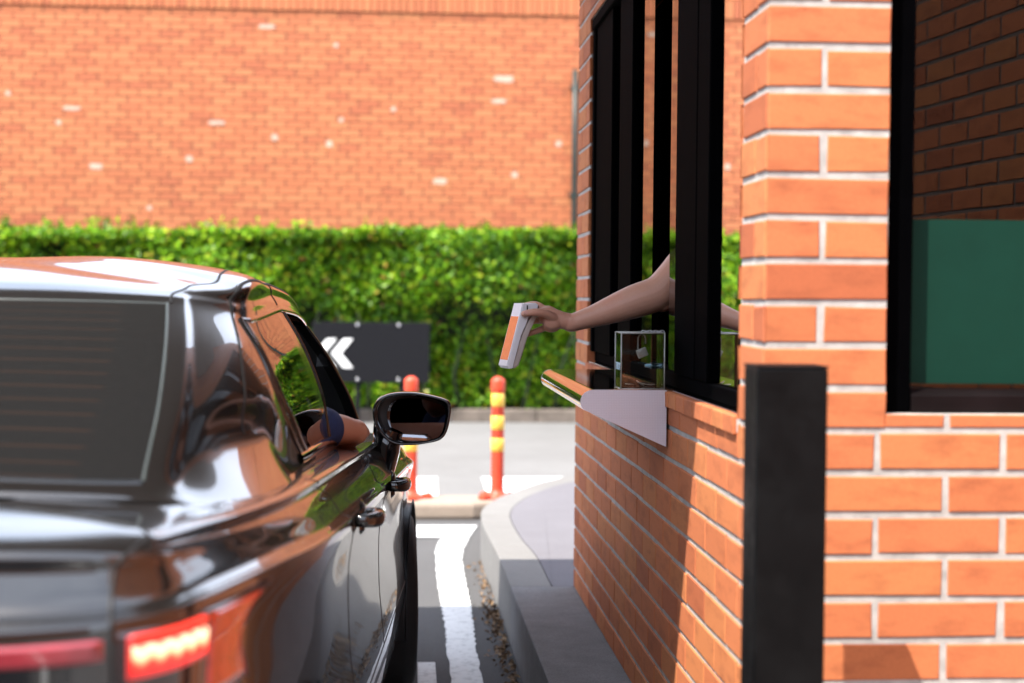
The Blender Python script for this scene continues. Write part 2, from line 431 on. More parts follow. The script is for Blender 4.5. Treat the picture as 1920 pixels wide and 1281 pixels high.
def lay(mb, o, u, n, zs, joints, s_lo, s_hi, holes=(), d=.0026, j=.0135, skip=None, jit=.0012):
    """courses: zs = list of (z0,z1); joints(k) = list of joint positions; holes = (s0,s1,z0,z1)"""
    for k, (z0, z1) in enumerate(zs):
        js = [s for s in joints(k) if s_lo+.02 < s < s_hi-.02]
        cuts = [s_lo]+js+[s_hi]
        for a, b in zip(cuts[:-1], cuts[1:]):
            lo = a + (j/2 if a > s_lo else 0); hi = b - (j/2 if b < s_hi else 0)
            parts = [(lo, hi, z0, z1)]
            for h in holes:
                nxt = []
                for (p, q, r, t) in parts:
                    if q <= h[0]+.001 or p >= h[1]-.001 or t <= h[2]+.001 or r >= h[3]-.001: nxt.append((p, q, r, t)); continue
                    if p < h[0]-.012: nxt.append((p, h[0], r, t))
                    if q > h[1]+.012: nxt.append((h[1], q, r, t))
                    pp, qq = max(p, h[0]), min(q, h[1])
                    if r < h[2]-.008: nxt.append((pp, qq, r, h[2]))
                    if t > h[3]+.008: nxt.append((pp, qq, h[3], t))
                parts = nxt
            for (p, q, r, t) in parts:
                if q-p < .012: continue
                e = lambda: rng.uniform(-jit, jit)
                brick(mb, o, u, n, p+e(), q+e(), r+e(), t+e(), d+rng.uniform(-.0006, .0006))

# ---------------------------------------------------------------- the drive-through building
CH = .0818; Z0 = 1.936
zs = []
for kk in range(-22, 24):
    zt = Z0-CH*kk
    if zt-CH < .20: continue
    zs.append((zt-CH+.0068, zt-.0068, kk))
bld = thing('brick_building', 'orange brick drive-through building with black framed serving window and roof overhang', 'building', (.69, 3.02, .22))
def B(x, y, z): return (x-.69, y-3.02, z-.22)
class WB(MB):
    pass
FX, SY = .692, 3.02          # corner of the two faces
HT = 3.30
# front wall faces the camera (-y): window opening x .936..2.02, z 1.150..2.55
FW = (.936, 2.02, 1.150, 2.55)
mb = MB()
def mortar_front(x0, x1, z0, z1): mb.box((x0, SY+.0075, z0), (x1, SY+.20, z1), 1)
mortar_front(FX+.0092, FW[0], .10, HT); mortar_front(FW[1], 4.4, .10, HT)
mortar_front(FW[0], FW[1], .10, FW[2]); mortar_front(FW[0], FW[1], FW[3], HT)
def jfront(k):
    kk = zs[k][2]
    if kk % 2 == 0: return [.688+.2375*.98+.25*i for i in range(0, 16)]   # full brick first
    return [.688+.1195+.25*i for i in range(0, 16)]
def jf(k):
    out = []
    for s in jfront(k):
        z0, z1, _ = zs[k]
        if z1 > FW[2]-.02 and z0 < FW[3] and abs(s-FW[0]) < .035: continue
        out.append(s)
    return out
lay(mb, (0, SY+.0075, 0), (1, 0, 0), (0, -1, 0), [(a, b) for a, b, _ in zs], jf, FX+.006, 4.395, holes=[FW])
# pier reveal towards the window (right side of the pier)
for (z0, z1, kk) in zs:
    if z1 > FW[2] and z0 < FW[3]:
        brick(mb, (FW[0]-.0005, SY+.01, 0), (0, 1, 0), (1, 0, 0), .0, .17, max(z0, FW[2]), z1, .0015, 0, .001)
fw = mb.build('front_wall', [MAT['brick'], MAT['mortar']], bld)
for v in fw.data.vertices: v.co = Vector(B(*v.co))

# lane wall faces the lane (-x): opening y 3.245..5.905, z 1.165..2.395
SW = (3.245, 5.905, 1.150, 2.395)
mb = MB()
def mortar_side(y0, y1, z0, z1): mb.box((FX+.0075, y0, z0), (FX+.20, y1, z1), 1)
mortar_side(SY+.0092, SW[0], .10, HT); mortar_side(SW[1], 6.29, .10, HT)
mortar_side(SW[0], SW[1], .10, SW[2]-.04); mortar_side(SW[0], SW[1], SW[3], HT)
PB = .2325
def js(k):
    kk = zs[k][2]
    if kk % 2 == 0: return [3.254-.02+PB*i for i in range(0, 16)]
    return [3.254-.02-PB/2+PB*i for i in range(0, 16)]
lay(mb, (FX+.0075, 0, 0), (0, 1, 0), (-1, 0, 0), [(a-.0006, b+.0006) for a, b, _ in zs], js, SY+.006, 6.295, holes=[(SW[0], SW[1], SW[2]-.035, SW[3])], j=.0070, d=.0042)
# far jamb and near jamb returns
for (z0, z1, kk) in zs:
    if z1 > SW[2] and z0 < SW[3]:
        brick(mb, (FX, SW[1]-.001, 0), (1, 0, 0), (0, -1, 0), .002, .10, z0, z1, .002, 0, .001)
        brick(mb, (FX, SW[0]+.001, 0), (1, 0, 0), (0, 1, 0), .002, .10, z0, z1, .002, 0, .001)
# sloping brick-on-edge sill under the opening
y = SW[0]+.004
while y < SW[1]-.05:
    w = .2305/2; 
    M = Matrix.Translation((FX-.006, y, 1.089)) @ Matrix.Rotation(R(-1), 4, 'Y')
    mb.box((0, 0.004, 0), (.085, w-.004, .040), 0, .003, M); y += w
mb.box((FX+.002, SW[0], 1.095), (FX+.085, SW[1], 1.122), 1)
sw = mb.build('lane_wall', [MAT['brick'], MAT['mortar']], bld)
for v in sw.data.vertices: v.co = Vector(B(*v.co))
# back and far walls in brick render, floor, ceiling, roof with canopy over the lane
mb = MB()
mb.box((FX+.01, 6.19, .1), (4.39, 6.288, HT)); mb.box((4.29, SY+.21, .1), (4.39, 6.185, HT))
o = mb.build('rear_wall', MAT['far_brick'], bld)
for v in o.data.vertices: v.co = Vector(B(*v.co))
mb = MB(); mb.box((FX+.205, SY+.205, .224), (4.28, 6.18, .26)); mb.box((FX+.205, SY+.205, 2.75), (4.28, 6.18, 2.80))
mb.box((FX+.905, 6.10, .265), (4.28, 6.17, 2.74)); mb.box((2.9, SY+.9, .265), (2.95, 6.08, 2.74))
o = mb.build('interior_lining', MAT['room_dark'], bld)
for v in o.data.vertices: v.co = Vector(B(*v.co))
mb = MB(); mb.box((-.16, 3.04, HT), (4.6, 6.9, HT+.22), 0, .01)
o = mb.build('roof', MAT['soffit'], bld)
for v in o.data.vertices: v.co = Vector(B(*v.co))
mb = MB(); mb.box((-2.1, 2.915, 3.0), (FX-.012, 5.80, 3.12), 0, .01)
o = mb.build('canopy', MAT['soffit'], bld)
for v in o.data.vertices: v.co = Vector(B(*v.co))

# glass: tinted sheet that mirrors the street
def glass_mat(name, tint, trans=.5):
    m, nt, b = nmat(name)
    out = nt.nodes['Material Output']
    tr = N(nt, 'ShaderNodeBsdfTransparent'); tr.inputs[0].default_value = (*tint, 1)
    gl = N(nt, 'ShaderNodeBsdfGlossy'); gl.inputs['Roughness'].default_value = .004; gl.inputs[0].default_value = (1, 1, 1, 1)
    fr = N(nt, 'ShaderNodeFresnel'); fr.inputs['IOR'].default_value = 1.55
    wv = N(nt, 'ShaderNodeBump'); wv.inputs['Strength'].default_value = .02; wv.inputs['Distance'].default_value = .01
    nt.links.new(noise(nt, 3, 1), wv.inputs['Height']); nt.links.new(wv.outputs[0], gl.inputs['Normal'])
    mx = N(nt, 'ShaderNodeMixShader'); nt.links.new(fr.outputs[0], mx.inputs[0]); nt.links.new(tr.outputs[0], mx.inputs[1]); nt.links.new(gl.outputs[0], mx.inputs[2])
    nt.links.new(mx.outputs[0], out.inputs[0]); nt.nodes.remove(b); return m
MAT['pane'] = glass_mat('tinted_pane', (.06, .06, .06))
MAT['pane_front'] = glass_mat('front_pane', (.55, .57, .56))

# serving window in the lane wall: posts at the glass line x = .70 .. .80
win = link('serving_window', None, bld); win.location = B(.70, 3.245, 1.15)
def wv(o, base=(.70, 3.245, 1.15)):
    for v in o.data.vertices: v.co = v.co - Vector(base)
    return o
def sash(y0, y1, x0, x1, name='frame'):
    mb = MB(); mb.box((x0, y0, 1.172), (x1, y1, 2.36), 0, .004)
    return wv(mb.build(name, MAT['black_satin'], win))
mb = MB()
mb.box((.700, 3.25, 2.352), (.83, 5.90, 2.392), 0, .004)     # head
mb.box((.722, 3.25, 1.1345), (.83, 5.90, 1.172), 0, .004)     # bottom track
for x in (.756, .790): mb.box((x, 3.30, 1.170), (x+.008, 5.88, 1.182))
mb.box((.704, 5.84, 1.172), (.83, 5.90, 2.352), 0, .004)     # far jamb
mb.box((.745, 3.25, 1.172), (.83, 3.29, 2.352), 0, .004)     # near jamb
wv(mb.build('frame', MAT['black_satin'], win))
sash(3.706, 3.86, .718, .760, 'sash')      # overlapping stiles of the near leaf
sash(3.8605, 4.147, .7165, .760, 'sash')
sash(4.955, 5.239, .716, .770, 'sash')
sash(5.404, 5.838, .712, .80, 'sash')
def pane(y0, y1, x, name='pane', mat=None):
    mb = MB(); mb.add([(x, y0, 1.176), (x, y1, 1.176), (x, y1, 2.350), (x, y0, 2.350)], [(3, 2, 1, 0)]); return wv(mb.build(name, mat or MAT['pane'], win))
pane(3.29, 3.702, .735); pane(4.150, 4.340, .735); pane(4.642, 4.951, .735); pane(5.243, 5.400, .735)
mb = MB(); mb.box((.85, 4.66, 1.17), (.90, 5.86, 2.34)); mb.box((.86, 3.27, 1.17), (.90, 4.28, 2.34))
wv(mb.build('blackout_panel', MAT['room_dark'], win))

# counter shelf (stainless steel) with rounded nose and triangular side cheeks
def steel(name, rough, col_, aniso=0):
    m, nt, b = nmat(name); b.inputs['Metallic'].default_value = 1
    nt.links.new(ramp(nt, noise(nt, 30, 4, .6, stretch=(1, 8, 1)), [(.3, tuple(x*.92 for x in col_)), (.7, col_)]), b.inputs['Base Color'])
    b.inputs['Roughness'].default_value = rough
    if aniso: bump(nt, b, noise(nt, 120, 3, .6, stretch=(1, .12, 1)), .05, .001)
    return m
MAT['steel'] = steel('polished_steel', .06, (.62, .61, .60))
MAT['steel_top'] = steel('brushed_steel', .07, (.46, .45, .43), 1)
def patt_mat():
    m, nt, b = nmat('linen_pattern_steel'); b.inputs['Metallic'].default_value = .55; b.inputs['Roughness'].default_value = .45
    tc = nt.nodes.new('ShaderNodeTexCoord'); ck = N(nt, 'ShaderNodeTexChecker'); ck.inputs['Scale'].default_value = 330
    mp = nt.nodes.new('ShaderNodeMapping'); mp.inputs['Rotation'].default_value = (0, R(45), 0)
    nt.links.new(tc.outputs['Object'], mp.inputs[0]); nt.links.new(mp.outputs[0], ck.inputs['Vector'])
    nt.links.new(mixc(nt, ck.outputs['Fac'], (.60, .58, .66), (.68, .66, .74)), b.inputs['Base Color'])
    bump(nt, b, ck.outputs['Fac'], .25, .0006); return m
MAT['linen'] = patt_mat()
sh = link('counter_shelf', None, bld); sh.location = B(.465, 4.10, 1.0)
def sv(o):
    for v in o.data.vertices: v.co = v.co - Vector((.465, 4.10, 1.0))
    return o
prof = [(.690, 1.132), (.500, 1.132)]
for i in range(1, 13):
    t = math.pi/2 + i*math.pi*.72/12
    prof.append((.500+.031*math.cos(t)*1.1, 1.101+.031*math.sin(t)))
prof += [(.690, 0.985)]
ys = [4.103+(5.245-4.103)*i/24 for i in range(25)]
mb = MB()
mb.grid([[(x, y, z) for (x, z) in prof[1:]] for y in ys], 0, True)
sv(mb.build('nose', MAT['steel'], sh))
mb = MB(); mb.box((.498, 4.103, 1.126), (.698, 5.245, 1.1335)); mb.box((.6985, 3.252, 1.1285), (.855, 5.895, 1.1340)); sv(mb.build('top_plate', MAT['steel_top'], sh))
for yy in (4.096, 5.247):
    mb = MB(); mb.prism([(x, z) for x, z in prof]+[], yy, yy+.005, 'y'); 
    mb.box((.528, yy-.0012, 1.060), (.686, yy+.0002, 1.0615)); sv(mb.build('side_cheek', MAT['linen'], sh))

# front window: black frame, tinted pane, green roller board behind it
fwin = link('front_window', None, bld); fwin.location = B(.936, 3.02, 1.15)
def fv(o):
    for v in o.data.vertices: v.co = v.co - Vector((.936, 3.02, 1.15))
    return o
mb = MB(); mb.box((.9375, 3.055, 1.152), (.995, 3.15, 2.55), 0, .003); mb.box((1.96, 3.055, 1.152), (2.02, 3.15, 2.55), 0, .003)
mb.box((.995, 3.055, 2.50), (1.96, 3.15, 2.55), 0, .003); fv(mb.build('frame', MAT['black_satin'], fwin))
mb = MB(); mb.prism([(3.052, 1.152), (3.15, 1.152), (3.15, 1.196), (3.10, 1.196), (3.052, 1.186)], .9955, 1.9595, 'x')
fv(mb.build('sill', simple('brown_black_sill', (.0055, .0035, .0040), .45, var=.4, vscale=8, spec=.12), fwin, bevel=.002))
mb = MB(); mb.add([(.9955, 3.105, 1.196), (1.9595, 3.105, 1.196), (1.9595, 3.105, 2.50), (.9955, 3.105, 2.50)], [(0, 1, 2, 3)]); fv(mb.build('pane', MAT['pane_front'], fwin))
mb = MB(); mb.box((.997, 3.096, 1.206), (1.958, 3.102, 1.53)); fv(mb.build('green_board', simple('green_board', (.0035, .031, .0205), .6, spec=.12, var=.06, bmp=.1), fwin))
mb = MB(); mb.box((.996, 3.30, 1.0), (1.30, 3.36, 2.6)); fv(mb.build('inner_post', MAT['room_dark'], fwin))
mb = MB(); mb.box((.996, 3.153, 1.196), (1.96, 3.29, 1.206)); fv(mb.build('reflection_strip', simple('amber_reflection', (.20, .11, .05), .35, var=.25), fwin))  # amber strip colours in the thin orange reflection above the sill

# side wing of the same shop that stands behind the camera and shows in the front pane
wing = MB()
zw = [(a, b) for a, b, _ in zs]
wu = np.array([-.103, -1.0, 0]); wu /= np.linalg.norm(wu)
lay(wing, (2.26, 2.98, 0), tuple(wu), (-wu[1]*-1, wu[0]*-1, 0) if False else (-1.0*abs(wu[1]), .103, 0), zw, lambda k: [(.0 if zs[k][2] % 2 else .12)+.2375*i for i in range(20)], 0.0, 3.02)
wing.prism([(2.26, 2.985), (2.26+wu[0]*3.02, 2.98+wu[1]*3.02), (2.6, -.05), (2.6, 2.985)], .10, 3.3, 'z', 1)
wg = wing.build('brick_wall', [MAT['brick'], simple('dark_mortar', (.16, .12, .10), .95)])
tag(wg, 'orange brick side wall running back towards the viewer, seen mirrored in the right window', 'wall')

# ---------------------------------------------------------------- far brick wall with a soldier course
PALE = [(1.244, 4.02, 0.25, 0.085), (1.181, 3.747, 0.2, 0.05), (0.475, 2.767, 0.17, 0.075), (-3.639, 2.889, 0.17, 0.075), (-3.923, 3.577, 0.2, 0.05), (-1.52, 3.265, 0.08, 0.075), (-0.867, 3.198, 0.08, 0.075), (-2.536, 2.994, 0.08, 0.075), (1.916, 3.241, 0.08, 0.075), (1.384, 2.857, 0.08, 0.075), (-2.208, 3.433, 0.2, 0.05), (-0.791, 4.386, 0.06, 0.055), (-0.722, 3.49, 0.06, 0.055), (-0.093, 3.629, 0.06, 0.055), (-4.672, 3.741, 0.06, 0.055), (-3.008, 2.4, 0.06, 0.055), (-1.621, 4.594, 0.2, 0.05), (-4.079, 3.403, 0.06, 0.055)]
MAT['pale_patch'] = simple('pale_lime_bloom', (.50, .36, .28), .95, var=.2, vscale=20)
mb = MB(); X0, X1, YW = -13.0, 9.0, 19.5
mb.box((X0, YW+.006, -.02), (X1, YW+.30, 6.0), 1)
rows = 0; z = .10
top = 4.790
nrow = int((top-.0)/.0883)
zz = [(top-.0883*(i+1)+.005, top-.0883*i-.005) for i in range(nrow)]
offs = [rng.uniform(-.022, .022) + (.125 if i % 2 else 0) for i in range(nrow)]
lay(mb, (0, YW+.006, 0), (1, 0, 0), (0, -1, 0), zz, lambda k: [X0+offs[k] % .25+.25*i for i in range(90)], X0, X1, d=.009, j=.016, jit=.003)
lay(mb, (0, YW+.006, 0), (1, 0, 0), (0, -1, 0), [(4.796, 5.02)], lambda k: [X0+.0883*i for i in range(252)], X0, X1, d=.030, j=.012, jit=.002)
zz2 = [(5.03+.0883*i+.005, 5.03+.0883*(i+1)-.005) for i in range(10)]
lay(mb, (0, YW+.006, 0), (1, 0, 0), (0, -1, 0), zz2, lambda k: [X0+(.125 if k % 2 else 0)+.25*i for i in range(90)], X0, X1, d=.012, j=.013, jit=.0035)
for x, z, w, h in PALE:
    n = 14; mb.add([(x+w/2*math.copysign(abs(math.cos(6.2832*i/n))**.6, math.cos(6.2832*i/n))*rng.uniform(.85, 1.1), YW-.0075, z+h/2*math.copysign(abs(math.sin(6.2832*i/n))**.6, math.sin(6.2832*i/n))*rng.uniform(.85, 1.1)) for i in range(n)], [tuple(range(n))[::-1]], 2)
mb.box((X0-.02, YW-.03, 5.92), (X1+.02, YW+.33, 6.06), 0, .01)
fwl = mb.build('brick_wall', [MAT['far_brick'], MAT['far_mortar'], MAT['pale_patch']])
back = bpy.data.objects.new('brick_wall', fwl.data); col.objects.link(back); back.location = (-3, 5.5, 0); back.rotation_euler = (0, 0, math.pi)  # added wall copy, out of view, so the boot mirrors something dark
tag(back, 'added tall brick wall, unseen behind the viewer, making a dark reflection in the car boot', 'wall')
tag(fwl, 'long tall orange brick wall with a few pale spots on its bricks, behind the hedge', 'wall')
mb = MB(); mb.tube([(2.105, 19.42, z) for z in (0, 1, 2, 3, 4.13)], .035, 12)
for z in (1.2, 2.6, 3.9): mb.box((2.045, 19.40, z), (2.165, 19.492, z+.04), 0, .004)
tag(mb.build('drain_pipe', simple('dark_green_pipe', (.015, .022, .018), .45)), 'thin dark drain pipe running up the far brick wall', 'pipe')

# added canopy, unseen behind the viewer: shades the ground that the boot mirrors
mb = MB(); mb.box((-4.2, -5.2, 2.9), (-1.35, -.35, 3.02), 0, .01)
shade_canopy = mb.build('canopy', MAT['soffit'])
tag(shade_canopy, 'added flat grey canopy on two black posts, unseen behind the viewer, shading the ground', 'canopy')
for y in (-4.4, -1.1):
    q = MB(); q.box((-4.05, y-.05, -.01), (-3.95, y+.05, 2.899), 0, .004); q.box((-4.15, y-.15, -.003), (-3.85, y+.15, .012)); q.build('post', MAT['black_metal'], shade_canopy)

# ---------------------------------------------------------------- hedge
def leaf_mat(name):
    m, nt, b = nmat(name)
    g = nt.nodes.new('ShaderNodeNewGeometry')
    c = ramp(nt, g.outputs['Random Per Island'], [(0, (.028, .088, .004)), (.30, (.075, .205, .007)), (.65, (.165, .375, .011)), (.88, (.330, .540, .018)), (.965, (.46, .50, .035)), (.988, (.24, .09, .035))])
    n = noise(nt, 1.3, 3); c = mixc(nt, .55, c, ramp(nt, n, [(.35, (.42, .50, .4)), (.65, (1.3, 1.2, .9))]), 'MULTIPLY')
    nt.links.new(c, b.inputs['Base Color']); b.inputs['Roughness'].default_value = .38
    b.inputs['Specular IOR Level'].default_value = .28
    out = nt.nodes['Material Output']; t = N(nt, 'ShaderNodeBsdfTranslucent'); nt.links.new(c, t.inputs[0])
    mx = N(nt, 'ShaderNodeMixShader'); mx.inputs[0].default_value = .26
    nt.links.new(b.outputs[0], mx.inputs[1]); nt.links.new(t.outputs[0], mx.inputs[2]); nt.links.new(mx.outputs[0], out.inputs[0]); return m
MAT['leaf'] = leaf_mat('hedge_leaves')
MAT['hedge_core'] = simple('hedge_twigs', (.012, .020, .006), .95, var=.5, vscale=30)
def fbm(x, y, z, seed):
    r = np.random.RandomState(seed); out = 0
    for o in range(5):
        f = 1.1*1.9**o; a = .55**o
        k = r.normal(size=3)*f; p = r.uniform(0, 6.28)
        k2 = r.normal(size=3)*f; p2 = r.uniform(0, 6.28)
        out = out + a*(np.sin(k[0]*x+k[1]*y+k[2]*z+p)+np.sin(k2[0]*x+k2[1]*y+k2[2]*z+p2))
    return out*.5
def leaves(mb_name, pts, nor, size, mat, parent=None):
    n = len(pts)
    d = nor + nrs.normal(size=(n, 3))*.95; d /= np.linalg.norm(d, axis=1)[:, None]
    a = nrs.normal(size=(n, 3)); a -= d*np.sum(a*d, 1)[:, None]; a /= np.linalg.norm(a, axis=1)[:, None]
    b = np.cross(d, a); L = size*nrs.uniform(.65, 1.35, n)[:, None]
    w = L*.30; fold = d*L*.10
    v = np.stack([pts-a*L*.5, pts+b*w+fold, pts+a*L*.5, pts-b*w+fold], 1).reshape(-1, 3)
    f = np.arange(4*n).reshape(n, 4)
    me = bpy.data.meshes.new(mb_name)
    me.from_pydata(v.tolist(), [], f.tolist()); me.materials.append(mat); me.update()
    return link(mb_name, me, parent)
def hbul(x, z, seed):
    t = np.clip((z-.35)/1.25, 0, 1); return .17*fbm(x, 0*x, z, seed)+.52*t*t*(3-2*t)-.10
def hedge(x0, x1, y0, y1, zt, nface, seed):
    xs = nrs.uniform(x0, x1, nface); zz = nrs.uniform(.12, zt, nface)
    bul = hbul(xs, zz, seed)
    depth = np.abs(nrs.normal(0, .10, nface))
    keep = fbm(xs*2.1, depth*3, zz*2.3, seed+5) > -.62
    xd = nrs.uniform(x0, x1, nface//3); zd = nrs.uniform(.1, zt-.1, nface//3); dd = np.abs(nrs.normal(.30, .06, nface//3))
    PD = np.stack([xd, y0+.14-hbul(xd, zd, seed)+dd, zd], 1); ND = np.tile([0, -.7, .6], (len(PD), 1))
    P1 = np.stack([xs, y0+.14-bul+depth, zz], 1)[keep]; N1 = np.tile([0, -.85, .55], (len(P1), 1))
    nt_ = int(nface*.6); xs = nrs.uniform(x0, x1, nt_); ys = nrs.uniform(y0-.36, y1, nt_)
    zz = zt+.06*fbm(xs*1.5, ys*1.5, 0*xs, seed+2)-np.abs(nrs.normal(0, .05, nt_))
    P2 = np.stack([xs, ys, zz], 1); N2 = np.tile([0, -.2, 1.], (nt_, 1))
    # loose shoots above the clipped top
    ns = 300; sx = nrs.uniform(x0, x1, ns); sy = nrs.uniform(y0, y1, ns); hh = nrs.uniform(.03, .17, ns)
    q = []
    for a, b, h in zip(sx, sy, hh):
        for t in np.linspace(0, 1, 9): q.append((a+nrs.normal(0, .02), b+nrs.normal(0, .02), zt+t*h))
    P3 = np.array(q); N3 = np.tile([0, -.3, .6], (len(P3), 1))
    return np.concatenate([P1, PD, P2, P3]), np.concatenate([N1, ND, N2, N3])
hg = thing('clipped_hedge', 'long clipped green hedge with bright sunlit top in front of the brick wall', 'hedge', (-1, 18.2, 0))
P_, N_ = hedge(-10.5, 6.5, 17.98, 19.1, 2.08, 78000, 3)
P_ = P_ - np.array([-1, 18.2, 0])
leaves('foliage', P_, N_, .066, MAT['leaf'], hg)
mb = MB()
gx = np.linspace(-10.4, 6.4, 120); gz = np.linspace(0, 1.95, 22)
mb.grid([[(x+1, 18.24-18.2+.16-.9*float(hbul(np.array(x), np.array(z), 3)), z) for z in gz] for x in gx])
mb.grid([[(x+1, y-18.2, 1.98) for y in (17.75, 18.4, 19.1)] for x in gx])
mb.box((-9.4, .6, 0), (7.4, .7, 1.97))
for i in range(60):
    x = rng.uniform(-9.3, 7.3); mb.tube([(x, -.30+rng.uniform(-.1, .2), 0), (x+rng.uniform(-.1, .1), -.25, .5), (x+rng.uniform(-.3, .3), -.3, 1.2)], [.02, .014, .006], 6)
mb.build('branches', MAT['hedge_core'], hg)
# ---------------------------------------------------------------- the car
def paint():
    m, nt, b = nmat('dark_bronze_paint')
    fl = N(nt, 'ShaderNodeTexVoronoi'); fl.inputs['Scale'].default_value = 2600
    tc = nt.nodes.new('ShaderNodeTexCoord'); nt.links.new(tc.outputs['Object'], fl.inputs['Vector'])
    nt.links.new(ramp(nt, fl.outputs['Color'], [(.2, (.0065, .0058, .0055)), (.9, (.017, .0150, .0140))]), b.inputs['Base Color'])
    b.inputs['Metallic'].default_value = .35; b.inputs['Roughness'].default_value = .22
    b.inputs['Coat Weight'].default_value = 1.0; b.inputs['Coat Roughness'].default_value = .012; b.inputs['Coat IOR'].default_value = 1.7
    wv_ = nt.nodes.new('ShaderNodeBump'); wv_.inputs['Strength'].default_value = .03; wv_.inputs['Distance'].default_value = .004
    nt.links.new(noise(nt, 6, 2), wv_.inputs['Height']); nt.links.new(wv_.outputs[0], b.inputs['Coat Normal'])
    return m
MAT['paint'] = paint()
def rearglass():
    m, nt, b = nmat('tinted_rear_glass')
    uv = nt.nodes.new('ShaderNodeUVMap'); sp = nt.nodes.new('ShaderNodeSeparateXYZ'); nt.links.new(uv.outputs[0], sp.inputs[0])
    mu = N(nt, 'ShaderNodeMath', operation='MULTIPLY'); mu.inputs[1].default_value = 15; nt.links.new(sp.outputs[1], mu.inputs[0])
    fr = N(nt, 'ShaderNodeMath', operation='FRACT'); nt.links.new(mu.outputs[0], fr.inputs[0])
    ln = ramp(nt, fr.outputs[0], [(.0, (0, 0, 0)), (.42, (0, 0, 0)), (.5, (1, 1, 1)), (.58, (0, 0, 0))])
    inside = ramp(nt, sp.outputs[0], [(.77, (1, 1, 1)), (.79, (0, 0, 0))])
    f = mixc(nt, 1.0, ln, inside, 'MULTIPLY')
    c = mixc(nt, f, (.010, .010, .010), (.026, .0155, .0115))
    nt.links.new(c, b.inputs['Base Color']); b.inputs['Roughness'].default_value = .14
    d = ramp(nt, noise(nt, 70, 8, .7), [(.45, (.03,)*3), (.75, (.14,)*3)]); nt.links.new(d, b.inputs['Roughness'])
    b.inputs['Specular IOR Level'].default_value = .28; return m
MAT['rear_glass'] = rearglass()
MAT['car_glass'] = glass_mat('car_side_glass', (.10, .10, .10))
MAT['car_black'] = simple('car_gloss_black', (.006, .006, .006), .10, var=.1, coat=.5)
MAT['seam'] = simple('panel_gap', (.003, .003, .003), .6, var=.1)
MAT['seal'] = simple('pale_window_seal', (.05, .06, .058), .35, var=.1)
MAT['cabin'] = simple('cabin_trim', (.008, .008, .008), .8, var=.2)
MAT['seat'] = simple('seat_fabric', (.015, .015, .016), .9, var=.3, bmp=.3)
MAT['lamp'] = simple('red_lamp_lens', (.34, .010, .006), .10, var=.15, coat=1.0, vscale=30, emit=(1, .012, .012), es=.22)
MAT['lamp_side'] = simple('red_reflector', (.46, .030, .010), .14, var=.25, coat=1.0, vscale=40)
MAT['lamp_dark'] = simple('dark_lamp_bezel', (.020, .006, .006), .12, var=.2, coat=1.0)
MAT['lamp_pale'] = simple('pale_red_lens', (.24, .022, .030), .16, var=.2, coat=1.0, vscale=20)
def glow(name, c, s, seg=None):
    m, nt, b = nmat(name); b.inputs['Base Color'].default_value = (.4, .02, .01, 1); b.inputs['Roughness'].default_value = .2
    b.inputs['Emission Strength'].default_value = s
    if seg:
        uv = nt.nodes.new('ShaderNodeUVMap'); sp = nt.nodes.new('ShaderNodeSeparateXYZ'); nt.links.new(uv.outputs[0], sp.inputs[0])
        mu = N(nt, 'ShaderNodeMath', operation='MULTIPLY'); mu.inputs[1].default_value = seg*2*math.pi; nt.links.new(sp.outputs[0], mu.inputs[0])
        sn = N(nt, 'ShaderNodeMath', operation='COSINE'); nt.links.new(mu.outputs[0], sn.inputs[0])
        ad = N(nt, 'ShaderNodeMath', operation='MULTIPLY_ADD'); nt.links.new(sn.outputs[0], ad.inputs[0]); ad.inputs[1].default_value = -.07; nt.links.new(sp.outputs[1], ad.inputs[2])
        nt.links.new(ramp(nt, ad.outputs[0], [(.10, (.9, .012, .012)), (.36, (1., .04, .025)), (.55, (1., .50, .25)), (.80, (1., .74, .48)), (.99, (1., .10, .06))]), b.inputs['Emission Color'])
    else: b.inputs['Emission Color'].default_value = (*c, 1)
    return m
MAT['led'] = glow('lit_brake_led', (1, .8, .5), 1.0, 5)
MAT['led_red'] = glow('lit_tail_bar', (1., .05, .035), .55)
MAT['chrome'] = steel('chrome', .05, (.75, .75, .76))
MAT['silver'] = simple('silver_alloy', (.45, .45, .46), .3, metal=.9, var=.05)
MAT['mirror'] = steel('mirror_silver', .01, (.34, .35, .38))

def ev(G, r, c, flipends=True):
    """surface point of control grid G (rows x cols x 3) at fractional row r / col c"""
    nr, nc = G.shape[:2]
    def w(t): return np.array([-.5*t+t*t-.5*t**3, 1-2.5*t*t+1.5*t**3, .5*t+2*t*t-1.5*t**3, -.5*t*t+.5*t**3])
    i = min(int(r), nr-2); j = min(int(c), nc-2); wr = w(r-i); wc = w(c-j)
    def colpt(row, k):
        if k < 0: return G[row, 1]*np.array([1, -1, 1])
        if k >= nc: return G[row, nc-2]*np.array([1, -1, 1])
        return G[row, k]
    def rowcurve(row): return sum(wc[q]*colpt(row, j-1+q) for q in range(4))
    out = 0
    for q in range(4):
        row = i-1+q
        if row < 0: p = 2*rowcurve(0)-rowcurve(1)
        elif row >= nr: p = 2*rowcurve(nr-1)-rowcurve(nr-2)
        else: p = rowcurve(row)
        out = out+wr[q]*p
    return out
def evn(G, r, c):
    e = .02; nr, nc = G.shape[:2]
    r0, r1 = max(0, r-e), min(nr-1, r+e); c0, c1 = max(0, c-e), min(nc-1, c+e)
    n = np.cross(ev(G, r1, c)-ev(G, r0, c), ev(G, r, c1)-ev(G, r, c0)); n /= np.linalg.norm(n)+1e-9
    p = ev(G, r, c)
    if np.dot(n, p-np.array([min(max(p[0], 1.2), 3.4), 0, .55])) < 0: n = -n
    return p, n
BG, GG = body_ctrl(), gh_ctrl()
